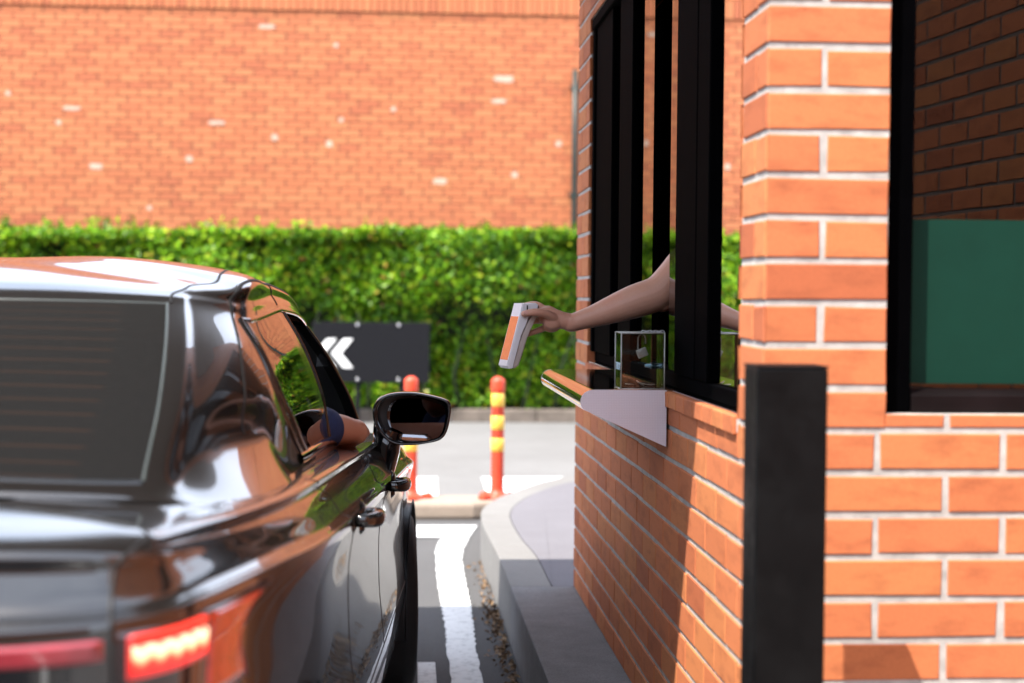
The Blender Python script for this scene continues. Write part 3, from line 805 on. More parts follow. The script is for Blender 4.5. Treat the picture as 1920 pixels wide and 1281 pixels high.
def surf_mesh(G, nr, nc, keep, mirror=True, uvr=None):
    """dense mesh of cells accepted by keep(r,c,p); both halves"""
    NR, NC = (G.shape[0]-1)*nr+1, (G.shape[1]-1)*nc+1
    D = crom(G, nr)                                            # rows
    D = np.transpose(crom(np.transpose(D, (1, 0, 2)), nc, True, True), (1, 0, 2))
    fs = []; used = {}; vs = []; uv = []
    def vid(i, j, m):
        k = (i, j, m if abs(D[i, j, 1]) > 1e-6 else 0)
        if k not in used:
            used[k] = len(vs); p = D[i, j]*(np.array([1, -1, 1]) if m else 1); vs.append(tuple(p))
            uv.append((j/nc*(-1 if m else 1), i/nr))
        return used[k]
    for i in range(NR-1):
        for j in range(NC-1):
            p = (D[i, j]+D[i+1, j+1])/2
            if not keep((i+.5)/nr, (j+.5)/nc, p): continue
            for m in ((0, 1) if mirror else (0,)):
                q = [vid(i, j, m), vid(i, j+1, m), vid(i+1, j+1, m), vid(i+1, j, m)]
                q = list(dict.fromkeys(q))
                if len(q) > 2: fs.append(tuple(q if m else q[::-1]))
    return vs, fs, uv
def cv(p): return tuple(p)
car = thing('sedan', 'dark bronze sedan with lit brake lights waiting beside the serving window', 'car', (CAR_O[0], CAR_O[1], 0), -CAR_T)
def part(mb, name, mat, parent=car, fix=False, **k): return mb.build(name, mat, parent, fixn=fix, **k)
WR, WF = (1.00, .312), (3.66, .312)
def inarch(p): return any(math.hypot(p[0]-w[0], p[2]-w[1]) < .338 for w in (WR, WF)) and abs(p[1]) > .4
def panel(G, nr, nc, keep, name, mat, mirror=True, uv=False):
    vs, fs, u = surf_mesh(G, nr, nc, keep, mirror)
    mb = MB(); mb.add(vs, fs, 0, True); o = part(mb, name, mat)
    if uv:
        l = o.data.uv_layers.new(name='UVMap')
        for lp in o.data.loops: l.data[lp.index].uv = uv(u[lp.vertex_index])
    return o
panel(BG, 6, 10, lambda r, c, p: not (r > 10.6 and 3.6 < c < 10.9) and not (r < 9 and inarch(p)), 'body', MAT['paint'])
GL0, GL1 = 1.25, 4.0
def is_rear(r, c): return c < 2 and 1.0 < r < 4.05
def is_ws(r, c): return c > 11 and GL0-.2 < r < 4.05
def is_fw(r, c): return 8.05 < c < 9.95 and 1.3 < r < 4.0
def dlo(r): return 5.30+(4-r)/2.7*1.12
def qed(r): return dlo(r)-.12-.22*(r-1.3)/2.7
def is_rw(r, c): return dlo(r)+.04 < c < 6.95 and 1.3 < r < 4.0
def is_q(r, c): return qed(r)+.03 < c < dlo(r)-.05 and 1.3 < r < 4.0
def is_b(r, c): return 6.95 < c < 8.05 and 1.1 < r < 4.35
panel(GG, 10, 20, lambda r, c, p: not (is_rear(r, c) or is_ws(r, c) or is_fw(r, c) or is_rw(r, c) or is_b(r, c) or is_q(r, c)), 'roof', MAT['paint'])
panel(GG, 8, 12, lambda r, c, p: is_rear(r, c), 'rear_window', MAT['rear_glass'], uv=lambda q: ((q[0]/2.0), (q[1]-1)/3.0))
panel(GG, 8, 12, lambda r, c, p: is_ws(r, c), 'windscreen', MAT['car_glass'])
def sidepanel(keep, name, mat):
    vs, fs, _ = surf_mesh(GG, 10, 20, lambda r, c, p: keep(r, c), False)
    for s in (1, -1):
        mb = MB(); mb.add([(p[0], p[1]*s, p[2]) for p in vs], [f if s > 0 else f[::-1] for f in fs], 0, True); part(mb, name, mat)
sidepanel(is_b, 'door_pillar', MAT['car_black']); sidepanel(is_rw, 'side_window', MAT['car_glass']); sidepanel(is_q, 'quarter_window', MAT['car_glass'])
def ribbon(mb, G, path, w, h, mirror=True, mi=0, base=-.001):
    sides = (1, -1) if mirror is True else (mirror,)
    """raised strip following (row, col) path on the surface"""
    pts = [evn(G, r, c) for r, c in path]
    P_ = np.array([p for p, n in pts]); Nn = np.array([n for p, n in pts])
    T = np.gradient(P_, axis=0); T /= np.linalg.norm(T, axis=1)[:, None]+1e-9; S = np.cross(T, Nn)
    prof = [(-w/2, base), (-w/2*.8, h*.7), (0, h), (w/2*.8, h*.7), (w/2, base)]
    for s in sides:
        g = [[(P_[i]+S[i]*a+Nn[i]*b)*np.array([1, s, 1]) for a, b in prof] for i in range(len(P_))]
        mb.grid(g, mi, True)
def path(*pts, n=12):
    out = []
    for (r0, c0), (r1, c1) in zip(pts[:-1], pts[1:]):
        for k in range(n): t = k/n; out.append((r0+(r1-r0)*t, c0+(c1-c0)*t))
    return out+[pts[-1]]
# window surrounds, seals, gaps
for s in (1, -1):
    tr = MB()
    ribbon(tr, GG, [(q, dlo(q)) for q in np.linspace(1.25, 4.05, 24)], .026, .005, s)
    ribbon(tr, GG, path((4.03, 4.95), (4.03, 10.0), n=40), .014, .006, s)
    ribbon(tr, GG, [(q, qed(q)) for q in np.linspace(1.25, 4.05, 24)], .018, .005, s)
    ribbon(tr, GG, path((1.28, 9.98), (4.05, 9.98)), .022, .006, s)
    ribbon(tr, GG, path((1.28, 8.04), (4.0, 8.04)), .010, .004, s)
    part(tr, 'window_trim', MAT['car_black'])
    bt = MB(); ribbon(bt, GG, path((1.16, 6.28), (1.16, 10.2), n=50), .026, .008, s); part(bt, 'belt_moulding', MAT['chrome'])
tr = MB(); ribbon(tr, GG, path((1.05, -1.999), (1.05, 2.0), n=40) if False else path((1.02, 0), (1.02, 2.0), n=20), .012, .002)
part(tr, 'window_trim', MAT['car_black'])
sl = MB(); ribbon(sl, GG, path((1.02, 2.02), (4.07, 2.02), n=30), .0055, .003); ribbon(sl, GG, path((4.07, 0), (4.07, 2.02), n=30), .004, .002)
part(sl, 'window_seal', MAT['seal'])
def spath(*pts, n=16):
    q = crom([(r, c, 0) for r, c in pts], n); return [(p[0], p[1]) for p in q]
sm = MB()
ribbon(sm, GG, spath((4.12, 2.08), (5.0, 2.15), (5.6, 2.5), (5.92, 3.2), (6.1, 4.3), (6.22, 6), (6.22, 8), (6.2, 10), n=16), .007, .0012)      # roof ditch
ribbon(sm, GG, spath((1.1, 4.55), (3.0, 4.30), (4.6, 4.17), (5.45, 4.35), (5.78, 5), (5.75, 7), (5.7, 10), n=16), .010, .0012)
ribbon(sm, GG, path((4.3, 7.5), (5.75, 7.4)), .010, .0015)
ribbon(sm, BG, spath((10.5, 3.1), (9.95, 3.2), (9.2, 2.98), (8.6, 2.72), (7.6, 2.60), (6.0, 2.56), (4.2, 2.56), n=14), .007, .0012)  # boot lid gap
ribbon(sm, BG, path((9.9, 6.55), (8.5, 6.75), (6.0, 6.9), (4.2, 7.05), (2.2, 7.25), n=12), .005, .001)
ribbon(sm, BG, path((9.9, 8.6), (6.0, 8.7), (2.2, 8.75), n=16), .005, .001)
ribbon(sm, BG, path((9.9, 11.3), (6.0, 11.2), (2.2, 11.1), n=16), .005, .001)
ribbon(sm, BG, path((2.2, 7.25), (2.2, 11.1), n=20), .005, .001)
ribbon(sm, BG, path((4.16, 0), (4.16, 3), (4.1, 4.3), (3.6, 5.0), n=14), .006, .001)
part(sm, 'panel_gap', MAT['seam'])
# tail lamps
def patch(mb, G, r0, r1, c0, c1, h, nr=14, nc=24, mi=0, cm=None, s=1, edge=True):
    g = []; uv = []
    for i in range(nr+1):
        r = r0+(r1-r0)*i/nr; row = []
        cc0 = c0(r) if callable(c0) else c0; cc1 = c1(r) if callable(c1) else c1
        for j in range(nc+1):
            c = cc0+(cc1-cc0)*j/nc; p, n = evn(G, r, c)
            e = 1.0
            if edge and (i in (0, nr) or j in (0, nc)): e = -.2
            q = p+n*h*e; row.append((q[0], q[1]*s, q[2])); uv.append((j/nc, i/nr))
        g.append(row)
    mb.grid(g, mi, True, flip=(s > 0))
    return uv
def cend(r): return np.interp(r, [4.0, 4.25, 4.45, 4.65, 4.85, 5.0, 5.1], [4.60, 4.46, 4.38, 4.42, 4.58, 4.92, 5.0])
for s in (1, -1):
    mb = MB(); patch(mb, BG, 4.02, 5.02, 2.60, cend, .006, 16, 30, s=s); lamp = part(mb, 'tail_lamp', MAT['lamp_dark'])
    mb = MB(); patch(mb, BG, 4.04, 4.97, 3.72, lambda r: cend(r)-.06, .010, 14, 14, s=s); part(mb, 'reflector', MAT['lamp_side'], lamp)
    mb = MB(); patch(mb, BG, 4.42, 4.99, 2.64, 3.72, .0085, 10, 20, s=s); part(mb, 'lens', MAT['lamp'], lamp)
    mb = MB(); uv = patch(mb, BG, 4.50, 4.84, 2.70, 3.66, .015, 8, 30, s=s); o = part(mb, 'brake_light', MAT['led'], lamp)
    l = o.data.uv_layers.new(name='UVMap')
    for lp in o.data.loops: l.data[lp.index].uv = uv[lp.vertex_index]
    mb = MB(); patch(mb, BG, 4.885, 4.965, 2.70, 3.66, .014, 5, 24, s=s); part(mb, 'light_bar', MAT['led_red'], lamp)
    mb = MB(); patch(mb, BG, 4.66, 4.95, .95, 2.50, .008, 8, 20, s=s); part(mb, 'inner_lamp', MAT['lamp_pale'])
# wheels
for (wa, wz) in (WR, WF):
    for s in (1, -1):
        steer = R(-7) if wa > 2 else 0
        M = Matrix.Translation((wa, .775*s, wz)) @ Matrix.Rotation(steer, 4, 'Z') @ Matrix.Rotation(R(-90)*s, 4, 'X')
        w = link('wheel', None, car)
        tp = [(.205, -.095), (.235, -.100), (.285, -.098), (.306, -.085), (.312, -.05), (.312, .05), (.306, .085), (.285, .098), (.235, .100), (.205, .095)]
        mb = MB(); mb.lathe(tp, n=48, M=M)
        mb.build('tyre', MAT['rubber'], w)
        mb = MB(); mb.lathe([(.206, .094), (.195, .080), (.188, .03), (.188, -.08)], n=48, M=M)
        for k in range(5):
            for d in (-.10, .10):
                A = Matrix.Rotation(k*2*math.pi/5+d, 4, 'Z'); mb.prism([(.03, -.018), (.19, -.012), (.19, .012), (.03, .018)], .062, .082, 'z', 0, M @ A)
        mb.lathe([(.0, .086), (.045, .086), (.055, .07), (.055, .02)], n=24, M=M)
        mb.build('rim', MAT['silver'], w)
        mb = MB(); n = 24
        arc = [(wa+.338*math.cos(R(-12+204*k/n)), wz+.338*math.sin(R(-12+204*k/n))) for k in range(n+1)]
        mb.grid([[(a, s*b, z) for b in (.872, .862, .50)] for a, z in arc], 0, True, flip=(s < 0))
        mb.grid([[(a, s*.868, z), (wa+(a-wa)*1.045, s*.871, wz+(z-wz)*1.045)] for a, z in arc], 0, True)
        mb.build('wheel_arch', MAT['black_plastic'], car)
# under body and cabin
mb = MB(); mb.box((.25, -.78, .20), (4.3, .78, .24)); mb.box((.45, -.60, .24), (.50, .60, .95)); mb.box((3.45, -.70, .24), (3.5, .70, .90))
part(mb, 'floor_pan', MAT['cabin'])
mb = MB(); mb.box((3.10, -.70, .80), (3.5, .70, .93), 0, .04); part(mb, 'dashboard', MAT['cabin'])
mb = MB(); mb.box((.72, -.60, .95), (1.25, .60, 1.005), 0, .01); part(mb, 'parcel_shelf', MAT['cabin'])
for b in (.37, -.37):
    st = link('seat', None, car)
    mb = MB(); mb.box((-.10, -.25, -.10), (.45, .25, .08), 0, .05, Matrix.Translation((1.95, b, .50))); mb.build('cushion', MAT['seat'], st)
    mb = MB(); mb.box((-.07, -.24, 0), (.07, .24, .58), 0, .06, Matrix.Translation((1.84, b, .52)) @ Matrix.Rotation(R(-16), 4, 'Y')); mb.build('backrest', MAT['seat'], st)
    mb = MB(); mb.box((-.05, -.13, 0), (.05, .13, .17), 0, .045, Matrix.Translation((1.66, b, 1.08)) @ Matrix.Rotation(R(-12), 4, 'Y')); mb.build('headrest', MAT['seat'], st)
st = link('seat', None, car)
mb = MB(); mb.box((1.15, -.62, .42), (1.6, .62, .58), 0, .05); mb.build('cushion', MAT['seat'], st)
mb = MB(); mb.box((-.06, -.62, 0), (.06, .62, .52), 0, .05, Matrix.Translation((1.16, 0, .55)) @ Matrix.Rotation(R(-22), 4, 'Y')); mb.build('backrest', MAT['seat'], st)
mb = MB(); Mw = Matrix.Translation((2.78, .37, .86)) @ Matrix.Rotation(R(-65), 4, 'Y')
mb.tube([tuple(Mw @ Vector((.18*math.cos(2*math.pi*k/32), .18*math.sin(2*math.pi*k/32), 0))) for k in range(33)], .015, 8, caps=False)
mb.tube([tuple(Mw @ Vector((0, -.17, 0))), tuple(Mw @ Vector((0, .17, 0)))], .018, 8); mb.tube([tuple(Mw @ Vector((0, 0, 0))), (3.1, .37, .80)], .03, 8)
part(mb, 'steering_wheel', MAT['cabin'])
# door handles : loop handles standing off the door skin
for s in (1, -1):
    for (r, c0, c1) in ((5.05, 7.02, 7.42), (5.10, 8.92, 9.32)):
        ps = []
        for k in range(13):
            t = k/12; p, n = evn(BG, r, c0+(c1-c0)*t); h = .040*math.sin(math.pi*min(1, max(0, t)))**.45+.004
            ps.append(p+n*h)
        mb = MB(); rad = [.013+.006*math.sin(math.pi*k/12) for k in range(13)]
        mb.tube([(p[0], p[1]*s, p[2]) for p in ps], rad, 14, up=(0, 0, 1), flat=.72)
        p, n = evn(BG, r, (c0+c1)/2)
        q = p+n*.002; mb.lathe([(0, .012), (.030, .010), (.040, .0)], c=(q[0], q[1]*s, q[2]), n=20, M=Matrix.Rotation(R(-90)*s, 4, 'X'))
        part(mb, 'door_handle', MAT['car_black'])
# wing mirrors; y' axis of the mirror runs with the car
OUT = [(-.076,.998),(-.079,1.030),(-.068,1.058),(-.042,1.076),(-.004,1.084),(.048,1.084),(.100,1.075),(.138,1.064),(.152,1.052),(.155,1.030),(.151,1.000),(.143,.968),(.130,.948),(.108,.937),(.060,.928),(.010,.926),(-.022,.932),(-.048,.950),(-.066,.974)]
def spline2(p, n):
    q = np.array([(a, b, 0) for a, b in p]); m = len(q); out = []
    for i in range(m):
        p0, p1, p2, p3 = q[i-1], q[i], q[(i+1) % m], q[(i+2) % m]
        for k in range(n):
            t = k/n; out.append(.5*((2*p1)+(-p0+p2)*t+(2*p0-5*p1+4*p2-p3)*t*t+(-p0+3*p1-3*p2+p3)*t**3)[:2])
    return np.array(out)
O2 = spline2(OUT, 4)
inv = Matrix.Translation((CAR_O[0], CAR_O[1], 0)) @ Matrix.Rotation(-CAR_T, 4, 'Z')
inv.invert()
def mloc(x, y, z, s):
    v = inv @ Vector((x, y, z)); b, a = v.x, v.y
    return (a, b*s, z)
def tolocal(p):  # (a,b,z) -> object space of the car empty (x = b, y = a)
    return (p[1], p[0], p[2])
for s in (1, -1):
    cx, cz = .036, 1.005
    def ring(k, dy, dx=0, dz=0):
        return [mloc(cx+(x-cx)*k+dx, 4.75+dy, cz+(z-cz)*k+dz, s) for x, z in O2]
    rings = [ring(.80, .070), ring(.875, .004), ring(.90, -.004), ring(.955, -.008), ring(.99, 0.0), ring(1.0, .014), ring(1.0, .045), ring(.94, .085), ring(.80, .115), ring(.55, .135), ring(.2, .142)]
    mb = MB(); mb.grid(rings, 0, True, closed=True)
    k0 = len(mb.v); mb.add(ring(.2, .142), [tuple(range(len(O2)))])
    # arm down to the door
    A0 = [(-.078, .99), (-.055, .955), (-.018, .925)]
    arm = []
    for (x, y, z, w, d) in [(-.030, 4.80, .972, .046, .05), (-.036, 4.80, .945, .042, .05), (-.038, 4.78, .915, .040, .05), (-.040, 4.76, .886, .035, .055), (-.046, 4.74, .855, .032, .07)]:
        arm.append([mloc(x+w*math.cos(2*math.pi*k/16)*(1 if True else 0), y+d*math.sin(2*math.pi*k/16), z-.35*w*math.cos(2*math.pi*k/16), s) for k in range(16)])
    mb.grid(arm, 0, True, closed=True)
    wm = part(mb, 'wing_mirror', MAT['gloss_black'], fix=True)
    mb = MB(); G_ = [(x, z) for x, z in O2]
    gx = [(cx+.013+(x-cx)*.74, cz-.004+(z-cz)*.80) for x, z in O2]
    vs = [mloc(x, 4.772-.36*(x-cx)+.09*(z-cz), z, s) for x, z in gx]
    mb.add(vs, [tuple(range(len(vs)))]); mb.build('mirror_glass', MAT['mirror'], wm)
    mb = MB(); gb = [(cx+(x-cx)*.875, cz+(z-cz)*.875) for x, z in O2]
    mb.add([mloc(x, 4.815, z, s) for x, z in gb], [tuple(range(len(gb)))]); mb.build('bezel', MAT['black_plastic'], wm)
# local axes: swap so that x = right, y = ahead
seen = set()
def swap(o):
    for ch in o.children:
        if ch.type == 'MESH' and ch.data.name not in seen:
            seen.add(ch.data.name)
            for v in ch.data.vertices: v.co = Vector((v.co.y, v.co.x, v.co.z))
            ch.data.flip_normals(); ch.data.update()
        swap(ch)
swap(car)
# ---------------------------------------------------------------- people
def skin_mat(name, c):
    m, nt, b = nmat(name)
    n = noise(nt, 22, 6, .6); n2 = noise(nt, 420, 3, .6)
    cc = mixc(nt, n, tuple(x*.88 for x in c), tuple(min(1, x*1.08) for x in c))
    cc = mixc(nt, .12, cc, ramp(nt, n2, [(.35, (.6, .45, .4)), (.6, (1, 1, 1))]), 'MULTIPLY')
    n3 = noise(nt, 9, 4, .6); cc = mixc(nt, ramp(nt, n3, [(.45, (0, 0, 0)), (.72, (.45, .45, .45))]), cc, (c[0]*.98, c[1]*.74, c[2]*.72))
    nt.links.new(cc, b.inputs['Base Color']); b.inputs['Roughness'].default_value = .48
    b.inputs['Subsurface Weight'].default_value = .12; b.inputs['Subsurface Radius'].default_value = (.012, .005, .003); b.inputs['Subsurface Scale'].default_value = 1.0
    bump(nt, b, noise(nt, 500, 4, .6), .12, .0008); return m
MAT['skin'] = skin_mat('warm_skin', (.54, .285, .200))
MAT['skin2'] = skin_mat('tanned_skin', (.52, .235, .145))
MAT['nail'] = simple('fingernail', (.55, .30, .25), .25, var=.05)
MAT['navy'] = simple('navy_cotton', (.018, .030, .095), .85, var=.15, vscale=60, bmp=.3, bscale=900)
MAT['black_cloth'] = simple('black_cotton', (.012, .012, .014), .9, var=.2, bmp=.3)
MAT['hair'] = simple('black_hair', (.010, .008, .007), .45, var=.3)

def limb(mb, pts, rad, n=16, sub=5, flat=1.0, up=None):
    """smooth tapering limb with rounded ends"""
    P = crom(pts, sub); r = crom([(x, 0, 0) for x in rad], sub)[:, 0]
    d0 = P[0]-P[1]; d0 /= np.linalg.norm(d0); d1 = P[-1]-P[-2]; d1 /= np.linalg.norm(d1)
    A = [P[0]+d0*r[0]*k for k in (.95, .8, .45)]; ra = [r[0]*k for k in (.2, .6, .89)]
    Bq = [P[-1]+d1*r[-1]*k for k in (.45, .8, .95)]; rb = [r[-1]*k for k in (.89, .6, .2)]
    mb.tube(A+list(P)+Bq, ra+list(r)+rb, n, up=up, flat=flat)
def blob(mb, c, r, M=None):
    P = []
    for i in range(13):
        t = math.pi*i/12; P.append((max(.001, math.sin(t)), -math.cos(t)))
    Mx = Matrix.Translation(c) @ (M or Matrix.Identity(4)) @ Matrix.Diagonal((*r, 1)); mb.lathe(P, n=20, M=Mx)
def fuse(mb, name, mat, parent, voxel, smooth=3, fac=.5):
    o = mb.build(name, mat, parent)
    md = o.modifiers.new('r', 'REMESH'); md.mode = 'VOXEL'; md.voxel_size = voxel; md.use_smooth_shade = True
    sm_ = o.modifiers.new('s', 'SMOOTH'); sm_.factor = fac; sm_.iterations = smooth
    bpy.context.view_layer.update()
    dg = bpy.context.evaluated_depsgraph_get(); me = bpy.data.meshes.new_from_object(o.evaluated_get(dg))
    o.modifiers.clear(); o.data = me
    for p in me.polygons: p.use_smooth = True
    return o
def head(mb, c, f, s=1.0):
    """head at c facing direction f (unit, horizontal)"""
    f = Vector(f).normalized(); r = f.cross(Vector((0, 0, 1))); c = Vector(c)
    M = Matrix((( r.x, f.x, 0, 0), (r.y, f.y, 0, 0), (r.z, f.z, 1, 0), (0, 0, 0, 1)))
    def q(x, y, z): return tuple(c + r*x*s + f*y*s + Vector((0, 0, z*s)))
    blob(mb, q(0, -.01, .03), (.075*s, .092*s, .095*s), M); blob(mb, q(0, .015, -.05), (.058*s, .070*s, .070*s), M)
    blob(mb, q(0, .045, -.085), (.030*s, .032*s, .028*s), M)                       # chin
    limb(mb, [q(0, .075, .018), q(0, .092, -.010), q(0, .100, -.028)], [.010*s, .012*s, .015*s])  # nose
    limb(mb, [q(-.022, .078, -.058), q(0, .088, -.056), q(.022, .078, -.058)], [.006*s, .009*s, .006*s]) # lips
    for e in (-1, 1):
        blob(mb, q(.033*e, .066, .012), (.014*s, .012*s, .008*s), M); blob(mb, q(.034*e, .074, .028), (.022*s, .008*s, .006*s), M)
        blob(mb, q(.076*e, -.012, -.012), (.010*s, .020*s, .032*s), M)
    return q

# --- server inside: stands behind the window, right arm reaches out through it
sv_ = thing('person', 'server in black reaching a bare arm out of the serving window with the terminal', 'person', (1.10, 4.60, .26))
O = np.array([1.10, 4.60, .26])
def L(p): return tuple(np.array(p, float)-O)
def Ls(ps): return [L(p) for p in ps]
mb = MB()
# trunk, neck, legs
limb(mb, Ls([(1.16, 4.42, 1.15), (1.15, 4.42, 1.35), (1.14, 4.42, 1.55), (1.14, 4.42, 1.66)]), [.15, .135, .15, .10], 24, flat=1.15, up=(1, 0, 0))
limb(mb, Ls([(1.14, 4.42, 1.68), (1.12, 4.42, 1.80)]), [.055, .05])
qh = head(mb, L((1.10, 4.42, 1.90)), (-1, 0, 0))
for s in (-1, 1):
    limb(mb, Ls([(1.16, 4.42+.09*s, 1.10), (1.15, 4.42+.095*s, .70), (1.17, 4.42+.09*s, .34)]), [.085, .058, .042], 16)
    limb(mb, Ls([(1.19, 4.42+.09*s, .295), (1.08, 4.42+.10*s, .288), (1.00, 4.42+.10*s, .285)]), [.035, .036, .028], 12)
# left arm hangs at the side
limb(mb, Ls([(1.14, 4.20, 1.62), (1.17, 4.14, 1.35), (1.10, 4.15, 1.10), (1.06, 4.15, 1.02)]), [.050, .042, .028, .035])
# reaching arm: shoulder -> elbow -> wrist
limb(mb, Ls([(1.12, 4.58, 1.68), (1.00, 4.56, 1.63), (.885, 4.535, 1.550), (.812, 4.515, 1.478), (.766, 4.506, 1.422), (.728, 4.500, 1.384), (.663, 4.497, 1.360), (.603, 4.496, 1.338), (.542, 4.497, 1.316), (.482, 4.500, 1.297)]),
     [.060, .056, .052, .0485, .0485, .0500, .0480, .0405, .0310, .0250], 24, 6)
blob(mb, L((.742, 4.506, 1.360)), (.036, .036, .030))
blob(mb, L((.486, 4.482, 1.306)), (.012, .008, .010))                                    # wrist bone
# hand: back of the hand faces up-right, thumb on the near side, fingers wrap the far side
limb(mb, Ls([(.490, 4.500, 1.300), (.462, 4.500, 1.304), (.436, 4.502, 1.310), (.412, 4.506, 1.318)]), [.0240, .0245, .0270, .0255], 20, 5, flat=.95, up=(0, 0, 1))
blob(mb, L((.430, 4.489, 1.302)), (.028, .016, .024))                                    # ball of the thumb
blob(mb, L((.428, 4.512, 1.288)), (.026, .016, .018))                                    # heel of the hand
nails = []
def finger(ps, rad, nail_n=None):
    limb(mb, Ls(ps), rad, 14, 5)
# thumb: from the near side of the palm, lying along the near cheek of the terminal
finger([(.432, 4.482, 1.312), (.408, 4.466, 1.324), (.380, 4.456, 1.328), (.360, 4.454, 1.326), (.345, 4.455, 1.323)], [.0130, .0122, .0108, .0102, .0086])
# index: over the top back edge, then along the far side
finger([(.410, 4.512, 1.334), (.388, 4.530, 1.348), (.366, 4.545, 1.348), (.348, 4.549, 1.343)], [.0108, .0098, .0090, .0076])
# middle
finger([(.408, 4.524, 1.320), (.384, 4.545, 1.328), (.360, 4.553, 1.322), (.344, 4.551, 1.315)], [.0108, .0100, .0092, .0078])
# ring
finger([(.410, 4.530, 1.304), (.386, 4.550, 1.303), (.364, 4.552, 1.294), (.350, 4.546, 1.288)], [.0104, .0096, .0088, .0075])
# little finger straighter, seen below the grip
finger([(.418, 4.526, 1.286), (.395, 4.535, 1.276), (.370, 4.534, 1.267), (.350, 4.528, 1.260)], [.0096, .0088, .0080, .0066])
# tendon and palm web
limb(mb, Ls([(.455, 4.506, 1.318), (.425, 4.512, 1.333), (.408, 4.516, 1.336)]), [.010, .012, .0105], 12)
arm = fuse(mb, 'body', MAT['skin'], sv_, .0024, 3, .5)
q = MB(); M_ = Matrix.Translation(L((.350, 4.4455, 1.3265))) @ Matrix.Rotation(R(8), 4, 'Y'); blob(q, (0, 0, 0), (.0070, .0016, .0056), None)
for i, v in enumerate(q.v): q.v[i] = tuple(M_ @ Vector(v))
q.build('thumbnail', MAT['nail'], sv_)
mb = MB()
limb(mb, Ls([(1.16, 4.42, 1.08), (1.15, 4.42, 1.35), (1.14, 4.42, 1.55), (1.14, 4.42, 1.665)]), [.168, .150, .168, .105], 24, flat=1.15, up=(1, 0, 0))
limb(mb, Ls([(1.12, 4.58, 1.66), (1.00, 4.56, 1.60), (.90, 4.54, 1.525), (.845, 4.53, 1.470)]), [.075, .070, .066, .064], 20)
limb(mb, Ls([(1.14, 4.20, 1.62), (1.165, 4.15, 1.42)]), [.066, .060], 16)
fuse(mb, 'shirt', MAT['black_cloth'], sv_, .007, 3)
mb = MB()
for s in (-1, 1):
    limb(mb, Ls([(1.16, 4.42+.085*s, 1.08), (1.15, 4.42+.095*s, .70), (1.17, 4.42+.09*s, .36)]), [.105, .078, .062], 16)
limb(mb, Ls([(1.16, 4.36, 1.08), (1.16, 4.48, 1.08)]), [.12, .12])
fuse(mb, 'trousers', MAT['black_cloth'], sv_, .010, 3)
mb = MB(); c = qh(0, -.02, .05); blob(mb, c, (.105, .088, .098)); blob(mb, qh(0, -.07, -.01), (.06, .075, .09)); fuse(mb, 'hair', MAT['hair'], sv_, .006, 3)

# --- driver: seated on the right, elbow resting on the open window ledge
dv = thing('person', 'driver in a navy t-shirt resting an elbow on the open car window', 'person', (0, 0, 0), 0)
dv.location = (CAR_O[0], CAR_O[1], 0); dv.rotation_euler = (0, 0, -CAR_T)
def X(a, b, z): return (b, a, z)
mb = MB()
limb(mb, [X(2.02, .37, .62), X(1.99, .37, .80), X(1.93, .37, .98), X(1.91, .37, 1.06)], [.15, .145, .155, .10], 24, flat=.85, up=(1, 0, 0))
limb(mb, [X(1.91, .37, 1.06), X(1.93, .37, 1.15)], [.055, .05])
qd = head(mb, X(1.96, .37, 1.225), (0, 1, 0))
for s in (-1, 1):
    limb(mb, [X(2.00, .37+.09*s, .62), X(2.42, .37+.12*s, .66), X(2.70, .37+.10*s, .34)], [.085, .060, .042])
    limb(mb, [X(2.72, .37+.10*s, .31), X(2.86, .37+.10*s, .34)], [.035, .03])
limb(mb, [X(1.88, .20, 1.02), X(2.10, .14, .82), X(2.42, .22, .86), X(2.60, .26, .93), X(2.72, .28, .95)], [.055, .043, .034, .027, .032])
# arm on the ledge: shoulder, elbow outside the window, forearm back to the wheel
limb(mb, [X(1.99, .50, 1.05), X(2.14, .575, 1.035), X(2.27, .650, 1.025), X(2.38, .728, 1.013), X(2.45, .778, 1.002), X(2.475, .798, .997)], [.062, .058, .052, .044, .031, .019], 24, 6)
limb(mb, [X(2.455, .778, 1.000), X(2.50, .725, .985), X(2.58, .62, .98), X(2.67, .52, .985), X(2.76, .47, 1.0)], [.036, .046, .042, .033, .030], 24, 6)
limb(mb, [X(2.76, .47, 1.0), X(2.82, .45, 1.02), X(2.86, .46, 1.02)], [.030, .034, .028])
fuse(mb, 'body', MAT['skin2'], dv, .006, 4)
mb = MB()
limb(mb, [X(2.02, .37, .60), X(1.99, .37, .80), X(1.93, .37, .98), X(1.91, .37, 1.06)], [.166, .160, .170, .105], 24, flat=.85, up=(1, 0, 0))
limb(mb, [X(1.96, .49, 1.05), X(2.13, .565, 1.035), X(2.25, .636, 1.026), X(2.340, .700, 1.017)], [.080, .071, .065, .061], 24, 5)
limb(mb, [X(1.88, .20, 1.02), X(2.02, .16, .90)], [.072, .062])
fuse(mb, 'shirt', MAT['navy'], dv, .006, 3)
mb = MB()
for s in (-1, 1): limb(mb, [X(1.98, .37+.085*s, .62), X(2.42, .37+.12*s, .66), X(2.68, .37+.10*s, .38)], [.105, .078, .062])
fuse(mb, 'trousers', MAT['black_cloth'], dv, .010, 3)
mb = MB(); blob(mb, qd(0, -.02, .05), (.088, .105, .098)); blob(mb, qd(0, -.07, 0), (.078, .06, .09)); fuse(mb, 'hair', MAT['hair'], dv, .006, 3)
# ---------------------------------------------------------------- black steel guard post by the pier
mb = MB(); mb.box((.611, 2.700, .2225), (.735, 2.805, 1.252), 0, .004); mb.box((.6095, 2.6985, 1.2523), (.7365, 2.8065, 1.2558), 0, .0012)
bo = mb.build('guard_post', MAT['black_metal'])
tag(bo, 'square matt black guard post standing in front of the brick pier', 'post')
mb = MB(); mb.box((.585, 2.675, .2225), (.760, 2.83, .230), 0, .002); mb.build('base_plate', MAT['black_metal'], bo)

